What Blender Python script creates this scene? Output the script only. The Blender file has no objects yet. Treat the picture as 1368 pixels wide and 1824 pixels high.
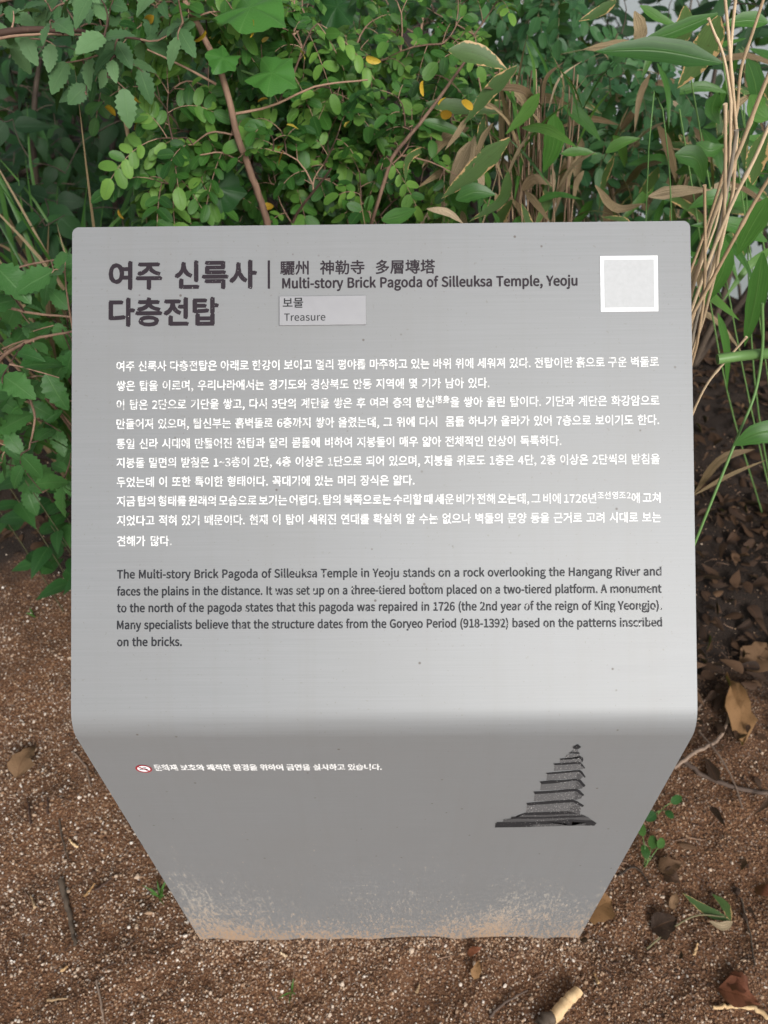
import bpy, bmesh, math
import numpy as np
from mathutils import Vector

rng = np.random.default_rng(11)
scene = bpy.context.scene
COL = scene.collection
R = math.radians

# ------------------------------------------------------------------ camera
CAM = np.array([0.01162, -0.40238, 1.48363])
PITCH, YAW, ROLL = 0.79826, -0.01592, -0.01797
FPX, PW, PH = 1370.0, 1368.0, 1824.0
fw = np.array([math.sin(YAW)*math.cos(PITCH), math.cos(YAW)*math.cos(PITCH), -math.sin(PITCH)])
r0 = np.array([math.cos(YAW), -math.sin(YAW), 0.0]); u0 = np.cross(r0, fw)
rt = r0*math.cos(ROLL) + u0*math.sin(ROLL); up = u0*math.cos(ROLL) - r0*math.sin(ROLL)
from mathutils import Matrix
cd = bpy.data.cameras.new('camera'); cam = bpy.data.objects.new('camera', cd); COL.objects.link(cam)
cam.matrix_world = Matrix(((rt[0], up[0], -fw[0], CAM[0]), (rt[1], up[1], -fw[1], CAM[1]),
                           (rt[2], up[2], -fw[2], CAM[2]), (0, 0, 0, 1)))
cd.sensor_fit = 'VERTICAL'; cd.sensor_height = 36.0; cd.lens = 36.0*FPX/PH
cd.clip_start = 0.02; cd.clip_end = 3000
cd.dof.use_dof = True; cd.dof.focus_distance = 0.83; cd.dof.aperture_fstop = 7.5
scene.camera = cam

# ------------------------------------------------------------------ sky, sun, exposure
SUN_EL, SUN_AZ = R(36), R(158)        # azimuth clockwise from +y: high, behind the camera
w = bpy.data.worlds.new('World'); scene.world = w; w.use_nodes = True
nt = w.node_tree; bg = nt.nodes['Background']
sky = nt.nodes.new('ShaderNodeTexSky'); sky.sky_type = 'NISHITA'; sky.sun_disc = False
sky.sun_elevation = SUN_EL; sky.sun_rotation = SUN_AZ; sky.dust_density = 4.0; sky.air_density = 1.0
hs = nt.nodes.new('ShaderNodeHueSaturation'); hs.inputs['Saturation'].default_value = 0.22
nt.links.new(sky.outputs[0], hs.inputs['Color']); nt.links.new(hs.outputs[0], bg.inputs['Color'])
bg.inputs['Strength'].default_value = 0.09
sl = bpy.data.lights.new('sun', 'SUN'); so = bpy.data.objects.new('sun', sl); COL.objects.link(so)
sl.energy = 1.5; sl.angle = R(22); sl.color = (1.0, 0.97, 0.92)
sd = Vector((math.sin(SUN_AZ)*math.cos(SUN_EL), math.cos(SUN_AZ)*math.cos(SUN_EL), math.sin(SUN_EL)))
so.rotation_euler = sd.to_track_quat('Z', 'Y').to_euler(); so.location = (0, -3, 6)
scene.view_settings.view_transform = 'Standard'; scene.view_settings.look = 'None'
scene.view_settings.gamma = 1.0; scene.view_settings.exposure = 0.72
scene.cycles.max_bounces = 6; scene.cycles.transparent_max_bounces = 6

# ------------------------------------------------------------------ helpers
def ray(px, py):
    return fw + rt*(px-684)/FPX - up*(py-912)/FPX
def at_y(px, py, y):
    d = ray(px, py); return CAM + d*((y-CAM[1])/d[1])
def on_plane(px, py, p0, n):
    d = ray(px, py); return CAM + d*(np.dot(p0-CAM, n)/np.dot(d, n))
def nrm(a):
    a = np.asarray(a, float); return a/np.maximum(np.linalg.norm(a, axis=-1, keepdims=True), 1e-9)

class MB:
    """collects vertices and faces, builds ONE mesh object"""
    def __init__(s): s.v = []; s.f = []; s.m = []; s.t = []; s.uv = []; s.n = 0
    def add(s, v, faces, mat=0, tone=None, uv=None):
        v = np.asarray(v, float).reshape(-1, 3); k = len(v)
        faces = np.asarray(faces, int)
        s.v.append(v); s.f.append(faces + s.n)
        s.m.append(np.broadcast_to(np.asarray(mat, int), (len(faces),)))
        s.t.append(np.full(k, 0.5) if tone is None else np.broadcast_to(np.asarray(tone, float), (k,)))
        s.uv.append(np.zeros((k, 2)) if uv is None else np.asarray(uv, float).reshape(-1, 2)); s.n += k
    def build(s, name, mats, parent=None, loc=None, smooth=True):
        off = np.zeros(3)
        if parent is not None: off = np.array(parent.location)
        elif loc is not None: off = np.asarray(loc, float)
        V = np.concatenate(s.v) - off
        me = bpy.data.meshes.new(name)
        me.vertices.add(len(V)); me.vertices.foreach_set('co', V.ravel().astype(np.float32))
        cnt = np.concatenate([np.full(len(f), f.shape[1]) for f in s.f])
        idx = np.concatenate([f.ravel() for f in s.f])
        me.loops.add(len(idx)); me.loops.foreach_set('vertex_index', idx.astype(np.int32))
        me.polygons.add(len(cnt))
        me.polygons.foreach_set('loop_start', np.concatenate([[0], np.cumsum(cnt)[:-1]]).astype(np.int32))
        me.polygons.foreach_set('material_index', np.concatenate(s.m).astype(np.int32))
        me.polygons.foreach_set('use_smooth', np.full(len(cnt), smooth))
        a = me.attributes.new('tone', 'FLOAT', 'POINT'); a.data.foreach_set('value', np.concatenate(s.t).astype(np.float32))
        uvl = me.uv_layers.new(name='leaf_uv'); U = np.concatenate(s.uv)
        uvl.data.foreach_set('uv', U[idx].ravel().astype(np.float32))
        for m in (mats if isinstance(mats, (list, tuple)) else [mats]): me.materials.append(m)
        me.update(calc_edges=True); me.validate()
        o = bpy.data.objects.new(name, me); COL.objects.link(o)
        if parent is not None: o.parent = parent
        elif loc is not None: o.location = loc
        return o

def tag(o, label=None, cat=None, group=None, kind=None):
    if label: o['label'] = label
    if cat: o['category'] = cat
    if group: o['group'] = group
    if kind: o['kind'] = kind
    return o
def empty(name, loc, label, cat, group=None):
    o = bpy.data.objects.new(name, None); COL.objects.link(o); o.location = [float(c) for c in loc]
    o.empty_display_size = 0.05
    return tag(o, label, cat, group)

def smooth_path(pts, k=5):
    """Hermite curve through the points, tangents weighted by spacing so uneven points never loop"""
    P = np.asarray(pts, float)
    if len(P) < 3:
        t = np.linspace(0, 1, k+1)[:, None]; return P[0]*(1-t)+P[-1]*t
    d = np.maximum(np.linalg.norm(np.diff(P, axis=0), axis=1), 1e-6)[:, None]; v = np.diff(P, axis=0)/d
    m = np.vstack([v[:1], (v[1:]*d[:-1]+v[:-1]*d[1:])/(d[1:]+d[:-1]), v[-1:]]); out = []
    for i in range(len(P)-1):
        for t in np.arange(k)/k:
            out.append((2*t**3-3*t*t+1)*P[i]+(t**3-2*t*t+t)*d[i]*m[i]+(3*t*t-2*t**3)*P[i+1]+(t**3-t*t)*d[i]*m[i+1])
    out.append(P[-1]); return np.array(out)

def tube(mb, pts, r0_, r1_, sides=6, tone=.5, mat=0, rad=None):
    P = np.asarray(pts, float); n = len(P)
    T = nrm(np.gradient(P, axis=0)); ref = np.array([.31, -.52, .8]); 
    A = nrm(np.cross(T, ref)); B = np.cross(T, A)
    rr = np.linspace(r0_, r1_, n) if rad is None else np.asarray(rad)
    th = np.linspace(0, 2*np.pi, sides, endpoint=False)
    V = P[:, None] + rr[:, None, None]*(A[:, None]*np.cos(th)[None, :, None] + B[:, None]*np.sin(th)[None, :, None])
    i = np.arange(n-1)[:, None]*sides; j = np.arange(sides)[None]; j2 = (j+1) % sides
    F = np.stack([i+j, i+j2, i+sides+j2, i+sides+j], -1).reshape(-1, 4)
    L = np.concatenate([[0], np.cumsum(np.linalg.norm(np.diff(P, axis=0), axis=1))])
    uv = np.stack([np.broadcast_to(th/6.283, (n, sides)), np.broadcast_to(L[:, None], (n, sides))], -1)
    mb.add(V.reshape(-1, 3), F, mat, tone, uv)
    for e, base in ((0, 0), (n-1, (n-1)*sides)):
        mb.add(np.vstack([V[e], P[e]]), np.stack([np.arange(sides), (np.arange(sides)+1) % sides, np.full(sides, sides)], -1), mat, tone)

ELL = (np.array([0, .1, .28, .5, .72, .9, 1.0]), np.array([.04, .55, .92, 1, .8, .38, .01]))
OVAL = (np.array([0, .1, .3, .55, .78, .93, 1.0]), np.array([.05, .62, .98, 1, .86, .5, .06]))
OVATE = (np.array([0, .06, .2, .36, .56, .78, .92, 1.0]), np.array([.05, .55, .97, 1, .78, .42, .16, .01]))
_t = np.linspace(0, 1, 15); _w = np.sin(np.pi*np.clip(_t, 0, 1)**.8)**.75
_w = np.where(np.arange(15) % 2 == 1, _w*1.08, _w*.86); _w[0] = .05; _w[-1] = .01
SERR = (_t, _w)
LANCE = (np.linspace(0, 1, 9), np.array([.12, .6, .92, 1, .95, .82, .62, .34, .01]))

def leaves(mb, P, D, N, L, Wd, prof, fold=.25, droop=.15, tone=None, mat=0):
    """many leaves at once: base P, direction D, upper side N, length L, half width Wd"""
    P = np.asarray(P, float).reshape(-1, 3); n = len(P)
    if n == 0: return
    D = nrm(np.asarray(D, float).reshape(-1, 3)); N = np.asarray(N, float).reshape(-1, 3)
    S = nrm(np.cross(D, N)); N = nrm(np.cross(S, D))
    L = np.broadcast_to(np.asarray(L, float), (n,)); Wd = np.broadcast_to(np.asarray(Wd, float), (n,))
    fold = np.broadcast_to(np.asarray(fold, float), (n,)); droop = np.broadcast_to(np.asarray(droop, float), (n,))
    tone = rng.random(n) if tone is None else np.broadcast_to(np.asarray(tone, float), (n,))
    t, wp = prof; k = len(t); tw = rng.normal(0, .25, n)
    mid = P[:, None]+D[:, None]*(L[:, None]*t)[..., None] - N[:, None]*(droop[:, None]*L[:, None]*t**2)[..., None]
    ang = fold[:, None]+tw[:, None]*0; hw = Wd[:, None]*wp[None]
    jit = rng.normal(0, .06, (n, k, 1))*hw[..., None]
    sl_ = (S[:, None]*np.cos(ang)[..., None]+N[:, None]*(np.sin(ang)+tw[:, None]*t)[..., None])
    sr_ = (-S[:, None]*np.cos(ang)[..., None]+N[:, None]*(np.sin(ang)-tw[:, None]*t)[..., None])
    V = np.stack([mid+sl_*hw[..., None]+N[:, None]*jit, mid, mid+sr_*hw[..., None]-N[:, None]*jit], 2)
    base = (np.arange(n)*k*3)[:, None, None]; rr = (np.arange(k-1)*3)[None, :, None]; c = np.arange(2)[None, None]
    a = base+rr+c
    F = np.stack([a, a+1, a+4, a+3], -1).reshape(-1, 4)
    uv = np.zeros((n, k, 3, 2)); uv[..., 0] = np.array([0, .5, 1]); uv[..., 1] = t[None, :, None]
    mb.add(V.reshape(-1, 3), F, mat, np.repeat(tone, k*3), uv)

def blade(mb, pts, width, hint=(0, -.6, .8), fold=.25, prof=None, tone=None, mat=0, k=4):
    """one long leaf along a path"""
    P = smooth_path(pts, k) if len(pts) > 2 else np.linspace(pts[0], pts[1], 7)
    n = len(P); T = nrm(np.gradient(P, axis=0)); h = np.asarray(hint, float)
    S = nrm(np.cross(T, h)); N = np.cross(S, T)
    t = np.linspace(0, 1, n); p = LANCE if prof is None else prof
    hw = .5*width*np.interp(t, p[0], p[1])*(1+.05*np.sin(t*23+rng.random()*6))
    V = np.stack([P+(S*math.cos(fold)+N*math.sin(fold))*hw[:, None], P, P+(-S*math.cos(fold)+N*math.sin(fold))*hw[:, None]], 1)
    i = (np.arange(n-1)*3)[:, None]+np.arange(2)[None]
    F = np.stack([i, i+1, i+4, i+3], -1).reshape(-1, 4)
    uv = np.zeros((n, 3, 2)); uv[..., 0] = (0, .5, 1); uv[..., 1] = t[:, None]
    mb.add(V.reshape(-1, 3), F, mat, rng.random() if tone is None else tone, uv)

# ------------------------------------------------------------------ materials
def mat(name):
    m = bpy.data.materials.new(name); m.use_nodes = True
    t = m.node_tree; return m, t, t.nodes['Principled BSDF'], t.nodes['Material Output']
def noise(t, vec, scale, detail=3, rough=.5):
    n = t.nodes.new('ShaderNodeTexNoise'); n.inputs['Scale'].default_value = scale
    n.inputs['Detail'].default_value = detail; n.inputs['Roughness'].default_value = rough
    if vec is not None: t.links.new(vec, n.inputs['Vector'])
    return n
def ramp(t, fac, stops):
    r = t.nodes.new('ShaderNodeValToRGB'); el = r.color_ramp.elements
    while len(el) < len(stops): el.new(.5)
    for e, (p, c) in zip(el, stops):
        e.position = p; e.color = (c, c, c, 1) if isinstance(c, (int, float)) else (*c, 1)
    t.links.new(fac, r.inputs[0]); return r
def mix(t, fac, a, b):
    m = t.nodes.new('ShaderNodeMix'); m.data_type = 'RGBA'
    for s, v in ((0, fac), (6, a), (7, b)):
        if hasattr(v, 'links'): t.links.new(v, m.inputs[s])
        elif isinstance(v, (int, float)): m.inputs[s].default_value = v
        else: m.inputs[s].default_value = (*v, 1)
    return m.outputs[2]
def math_(t, op, a, b=None, clamp=False):
    m = t.nodes.new('ShaderNodeMath'); m.operation = op; m.use_clamp = clamp
    for i, v in enumerate((a, b)):
        if v is None: continue
        if hasattr(v, 'links'): t.links.new(v, m.inputs[i])
        else: m.inputs[i].default_value = v
    return m.outputs[0]
def mapped(t, scale):
    tc = t.nodes.new('ShaderNodeTexCoord'); mp = t.nodes.new('ShaderNodeMapping')
    mp.inputs['Scale'].default_value = scale; t.links.new(tc.outputs['Object'], mp.inputs['Vector']); return mp.outputs[0]
def bump(t, b, h, strength=.3, dist=.002):
    n = t.nodes.new('ShaderNodeBump'); n.inputs['Strength'].default_value = strength; n.inputs['Distance'].default_value = dist
    t.links.new(h, n.inputs['Height']); t.links.new(n.outputs[0], b.inputs['Normal'])

def leaf_mat(name, stops, vein=None, rough=.43, transl=.2, edge=None, edge_amt=.0, nveins=9, spots=.0, par=.0):
    m, t, b, out = mat(name)
    at = t.nodes.new('ShaderNodeAttribute'); at.attribute_name = 'tone'
    base = ramp(t, at.outputs['Fac'], stops).outputs[0]
    uv = t.nodes.new('ShaderNodeUVMap'); uv.uv_map = 'leaf_uv'
    sp = t.nodes.new('ShaderNodeSeparateXYZ'); t.links.new(uv.outputs[0], sp.inputs[0])
    au = math_(t, 'ABSOLUTE', math_(t, 'SUBTRACT', sp.outputs[0], .5))
    tc = t.nodes.new('ShaderNodeTexCoord')
    nz = noise(t, tc.outputs['Object'], 90, 3)
    base = mix(t, math_(t, 'MULTIPLY', nz.outputs['Fac'], .55), base, mix(t, .5, base, tuple(c*.55 for c in stops[0][1])))
    if vein:
        mid = ramp(t, au, [(0, 1), (.05, .0)]).outputs[0]
        ph = math_(t, 'MULTIPLY', math_(t, 'SUBTRACT', sp.outputs[1], math_(t, 'MULTIPLY', au, .55)), nveins)
        side = ramp(t, math_(t, 'ABSOLUTE', math_(t, 'SUBTRACT', math_(t, 'FRACT', ph), .5)), [(0, .5), (.1, .0)]).outputs[0]
        vf = math_(t, 'MAXIMUM', mid, side)
        base = mix(t, math_(t, 'MULTIPLY', vf, .55), base, vein)
        bump(t, b, math_(t, 'SUBTRACT', 1.0, vf), .35, .001)
    if par:
        mp = t.nodes.new('ShaderNodeMapping'); mp.inputs['Scale'].default_value = (34, 1.2, 1); t.links.new(uv.outputs[0], mp.inputs['Vector'])
        cv = t.nodes.new('ShaderNodeVectorMath'); cv.operation = 'ADD'; t.links.new(mp.outputs[0], cv.inputs[0]); cmb = t.nodes.new('ShaderNodeCombineXYZ')
        t.links.new(math_(t, 'MULTIPLY', at.outputs['Fac'], 50), cmb.inputs[1]); t.links.new(cmb.outputs[0], cv.inputs[1])
        st = noise(t, cv.outputs[0], 1.0, 3, .6)
        base = mix(t, math_(t, 'MULTIPLY', ramp(t, st.outputs['Fac'], [(.38, 1.0), (.62, 0.0)]).outputs[0], par), base, tuple(c*.45 for c in stops[0][1]))
        base = mix(t, math_(t, 'MULTIPLY', ramp(t, st.outputs['Fac'], [(.55, .0), (.75, 1.0)]).outputs[0], par*.6), base, tuple(min(c*1.25, 1) for c in stops[-1][1]))
    if edge:
        n2 = noise(t, tc.outputs['Object'], 38, 4, .7)
        e = math_(t, 'ADD', au, math_(t, 'MULTIPLY', math_(t, 'SUBTRACT', n2.outputs['Fac'], .55), 1.3))
        e = math_(t, 'ADD', e, math_(t, 'MULTIPLY', math_(t, 'ABSOLUTE', math_(t, 'SUBTRACT', sp.outputs[1], .45)), edge_amt))
        base = mix(t, ramp(t, e, [(.40, 0.0), (.47, 1.0)]).outputs[0], base, edge)
    if spots:
        n3 = noise(t, tc.outputs['Object'], 420, 3)
        base = mix(t, math_(t, 'MULTIPLY', ramp(t, n3.outputs['Fac'], [(.62, 0.0), (.7, 1.0)]).outputs[0], spots), base, (.05, .03, .012))
    t.links.new(base, b.inputs['Base Color']); b.inputs['Roughness'].default_value = rough
    b.inputs['Specular IOR Level'].default_value = .26
    if transl:
        tr = t.nodes.new('ShaderNodeBsdfTranslucent'); 
        t.links.new(mix(t, .5, base, (.25, .4, .04)), tr.inputs['Color'])
        ms = t.nodes.new('ShaderNodeMixShader'); ms.inputs[0].default_value = transl
        t.links.new(b.outputs[0], ms.inputs[1]); t.links.new(tr.outputs[0], ms.inputs[2]); t.links.new(ms.outputs[0], out.inputs[0])
    return m

def bark_mat(name, c0, c1, scale=60):
    m, t, b, out = mat(name)
    v = mapped(t, (1, 1, .25)); n = noise(t, v, scale, 5, .65)
    at = t.nodes.new('ShaderNodeAttribute'); at.attribute_name = 'tone'
    f = math_(t, 'ADD', math_(t, 'MULTIPLY', n.outputs['Fac'], .8), math_(t, 'MULTIPLY', math_(t, 'SUBTRACT', at.outputs['Fac'], .5), .6))
    t.links.new(ramp(t, f, [(.25, c0), (.65, c1)]).outputs[0], b.inputs['Base Color'])
    b.inputs['Roughness'].default_value = .8; bump(t, b, n.outputs['Fac'], .5, .002); return m

M = {}
M['rose'] = leaf_mat('rose_leaf', [(0, (.014, .060, .012)), (.5, (.042, .132, .021)), (1, (.15, .29, .052))], (.10, .21, .05), spots=.25)
M['elm'] = leaf_mat('elm_leaf', [(0, (.045, .115, .042)), (1, (.13, .24, .105))], (.12, .22, .09), rough=.55, nveins=13)
M['blue'] = leaf_mat('bluish_leaf', [(0, (.020, .075, .027)), (1, (.060, .155, .050))], (.09, .19, .07))
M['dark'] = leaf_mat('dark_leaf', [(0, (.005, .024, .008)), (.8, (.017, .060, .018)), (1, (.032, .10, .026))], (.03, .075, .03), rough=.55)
M['broad'] = leaf_mat('broad_leaf', [(0, (.014, .058, .015)), (1, (.038, .120, .028))], (.06, .14, .04))
M['lime'] = leaf_mat('lime_leaf', [(0, (.042, .155, .030)), (1, (.085, .245, .048))], (.14, .30, .08), transl=.4)
M['yellow'] = leaf_mat('yellow_leaf', [(0, (.36, .20, .02)), (.5, (.55, .36, .03)), (1, (.50, .44, .08))], (.35, .2, .02), spots=.6)
M['grass'] = leaf_mat('grass_blade', [(0, (.030, .10, .02)), (1, (.10, .22, .05))], None, transl=.3, par=.4)
M['bamboo'] = leaf_mat('bamboo_blade', [(0, (.030, .10, .020)), (.6, (.06, .17, .030)), (1, (.10, .22, .04))], (.10, .2, .05), rough=.38, nveins=0.01, par=.45)
M['bamboo_edged'] = leaf_mat('bamboo_edged_blade', [(0, (.060, .115, .035)), (1, (.10, .17, .05))], None, edge=(.46, .30, .14), edge_amt=.16, spots=.5, par=.4)
M['bamboo_dry'] = leaf_mat('bamboo_dry_blade', [(0, (.13, .085, .045)), (.5, (.34, .255, .14)), (1, (.52, .41, .27))], None, rough=.7, transl=.15, spots=.5, par=.7)
M['litter'] = leaf_mat('dead_leaf', [(0, (.022, .012, .008)), (.5, (.065, .034, .019)), (.85, (.13, .072, .038)), (1, (.25, .15, .08))], (.10, .05, .025), rough=.75, transl=.08, spots=.6)
M['tan_leaf'] = leaf_mat('tan_dead_leaf', [(0, (.19, .095, .04)), (1, (.29, .16, .07))], (.22, .12, .05), rough=.7, transl=.15, spots=.7)
M['red_leaf'] = leaf_mat('red_dead_leaf', [(0, (.12, .040, .020)), (1, (.19, .065, .03))], (.14, .05, .02), rough=.7, transl=.1, spots=.6)
M['bark'] = bark_mat('brown_bark', (.055, .028, .018), (.29, .18, .12))
M['bark_dark'] = bark_mat('dark_bark', (.03, .02, .014), (.09, .065, .045))
M['twig'] = bark_mat('green_twig', (.07, .07, .03), (.16, .14, .07))
M['cane'] = bark_mat('tan_cane', (.30, .20, .11), (.60, .46, .30), 25)
M['cane_grey'] = bark_mat('grey_cane', (.26, .22, .17), (.45, .41, .34), 25)
M['straw'] = bark_mat('straw_culm', (.12, .075, .045), (.36, .25, .16), 40)
M['wood'] = bark_mat('bare_wood', (.36, .21, .09), (.66, .47, .26), 50)
M['root'] = bark_mat('root_bark', (.09, .06, .045), (.24, .17, .125), 50)
M['stem'] = leaf_mat('green_stem', [(0, (.10, .20, .06)), (1, (.16, .28, .09))], None, transl=0)

# metal of the sign
def metal_nodes(t, b):
    tc = t.nodes.new('ShaderNodeTexCoord'); sp = t.nodes.new('ShaderNodeSeparateXYZ'); t.links.new(tc.outputs['Object'], sp.inputs[0])
    brush = noise(t, mapped(t, (3, 220, 220)), 3, 3, .6)
    cloud = noise(t, mapped(t, (1, 1, 1)), 5, 4, .6)
    fine = noise(t, mapped(t, (1, 1, 1)), 900, 2)
    base = mix(t, brush.outputs['Fac'], (.192, .200, .2075), (.252, .260, .268))
    base = mix(t, math_(t, 'MULTIPLY', ramp(t, cloud.outputs['Fac'], [(.35, 0.0), (.7, 1.0)]).outputs[0], .55), base, (.212, .215, .216))
    drip = noise(t, mapped(t, (70, 2.2, 2.2)), 1, 4, .6)
    base = mix(t, math_(t, 'MULTIPLY', ramp(t, drip.outputs['Fac'], [(.5, 0.0), (.72, 1.0)]).outputs[0], .13), base, (.19, .185, .175))
    # fly specks and scratches: their own shapes
    vo = t.nodes.new('ShaderNodeTexVoronoi'); vo.inputs['Scale'].default_value = 42; t.links.new(tc.outputs['Object'], vo.inputs['Vector'])
    rn = noise(t, tc.outputs['Object'], 11, 2)
    sc_ = math_(t, 'MULTIPLY', ramp(t, vo.outputs['Distance'], [(.045, 1.0), (.075, 0.0)]).outputs[0], ramp(t, rn.outputs['Fac'], [(.42, 0.0), (.52, 1.0)]).outputs[0])
    base = mix(t, math_(t, 'MULTIPLY', sc_, .8), base, (.07, .05, .04))
    pit = noise(t, mapped(t, (1, 1, 1)), 330, 1)
    base = mix(t, math_(t, 'MULTIPLY', ramp(t, pit.outputs['Fac'], [(.715, 0.0), (.765, 1.0)]).outputs[0], .45), base, (.16, .15, .14))
    # mud splashed up from the ground onto the foot of the sign
    h = sp.outputs[2]
    nz = noise(t, mapped(t, (150, 150, 36)), 1, 6, .8); big = noise(t, mapped(t, (9, 9, 3)), 1, 3)
    thr = ramp(t, h, [(.0, .415), (.03, .475), (.14, .54), (.40, .625), (.62, .76)]).outputs[0]
    f = math_(t, 'SUBTRACT', math_(t, 'ADD', nz.outputs['Fac'], math_(t, 'MULTIPLY', math_(t, 'SUBTRACT', big.outputs['Fac'], .5), .34)), thr)
    mud = ramp(t, f, [(.0, 0.0), (.09, 1.0)]).outputs[0]
    fl = noise(t, mapped(t, (240, 240, 75)), 1, 3, .6)
    thr2 = ramp(t, h, [(.0, .50), (.10, .575), (.25, .64), (.45, .71), (.62, .80)]).outputs[0]
    fleck = ramp(t, math_(t, 'SUBTRACT', math_(t, 'ADD', fl.outputs['Fac'], math_(t, 'MULTIPLY', math_(t, 'SUBTRACT', big.outputs['Fac'], .5), .25)), thr2), [(.0, 0.0), (.05, .9)]).outputs[0]
    grain = noise(t, tc.outputs['Object'], 640, 2)
    mud = math_(t, 'MULTIPLY', mud, ramp(t, grain.outputs['Fac'], [(.40, 0.1), (.52, 1.0)]).outputs[0])
    mud = math_(t, 'MAXIMUM', mud, fleck)
    base = mix(t, math_(t, 'MULTIPLY', mud, .75), base, mix(t, ramp(t, h, [(.03, 0.0), (.22, 1.0)]).outputs[0], (.40, .235, .115), (.42, .37, .30)))
    t.links.new(base, b.inputs['Base Color'])
    t.links.new(math_(t, 'SUBTRACT', .22, math_(t, 'MULTIPLY', math_(t, 'MAXIMUM', mud, math_(t, 'MULTIPLY', sc_, .5)), .6), True), b.inputs['Metallic'])
    t.links.new(math_(t, 'ADD', .46, math_(t, 'ADD', math_(t, 'MULTIPLY', brush.outputs['Fac'], .10), math_(t, 'MULTIPLY', mud, .4))), b.inputs['Roughness'])
    bump(t, b, math_(t, 'ADD', math_(t, 'MULTIPLY', fine.outputs['Fac'], .5), brush.outputs['Fac']), .05, .0006)
m, t, b, _ = mat('satin_grey_metal'); metal_nodes(t, b); M['metal'] = m

def paint_mat(name, col, worn, rough=.5, scale=230):
    """printed paint, chipped through to the metal below"""
    m, t, b, out = mat(name)
    tc = t.nodes.new('ShaderNodeTexCoord')
    n = noise(t, tc.outputs['Object'], scale, 4, .6); n2 = noise(t, tc.outputs['Object'], 14, 3)
    f = math_(t, 'ADD', n.outputs['Fac'], math_(t, 'MULTIPLY', math_(t, 'SUBTRACT', n2.outputs['Fac'], .5), .22))
    fac = ramp(t, f, [(worn-.02, 1.0), (worn+.03, 0.0)]).outputs[0]     # 1 = metal shows
    c = mix(t, fac, mix(t, n.outputs['Fac'], col, tuple(x*.8+.006 for x in col)), (.42, .42, .415))
    t.links.new(c, b.inputs['Base Color']); b.inputs['Roughness'].default_value = rough; b.inputs['Specular IOR Level'].default_value = .2
    t.links.new(math_(t, 'MULTIPLY', fac, .4), b.inputs['Metallic']); return m
M['ink'] = paint_mat('dark_plum_ink', (.022, .015, .021), .30, scale=420)
M['ink_body'] = paint_mat('worn_dark_ink', (.018, .019, .024), .335, scale=380)
M['white'] = paint_mat('worn_white_paint', (.88, .88, .88), .435, scale=420)
M['white_clean'] = paint_mat('white_sticker', (.90, .91, .93), .2)
M['sticker_grey'] = paint_mat('faded_sticker_print', (.47, .48, .49), .2)
M['red'] = paint_mat('red_print', (.36, .03, .04), .3)
M['print_dark'] = paint_mat('dark_print', (.022, .023, .026), .34, scale=400)
M['print_mid'] = paint_mat('mid_print', (.075, .075, .078), .36, scale=500)
M['print_light'] = paint_mat('light_print', (.115, .115, .118), .38, scale=500)
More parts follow.
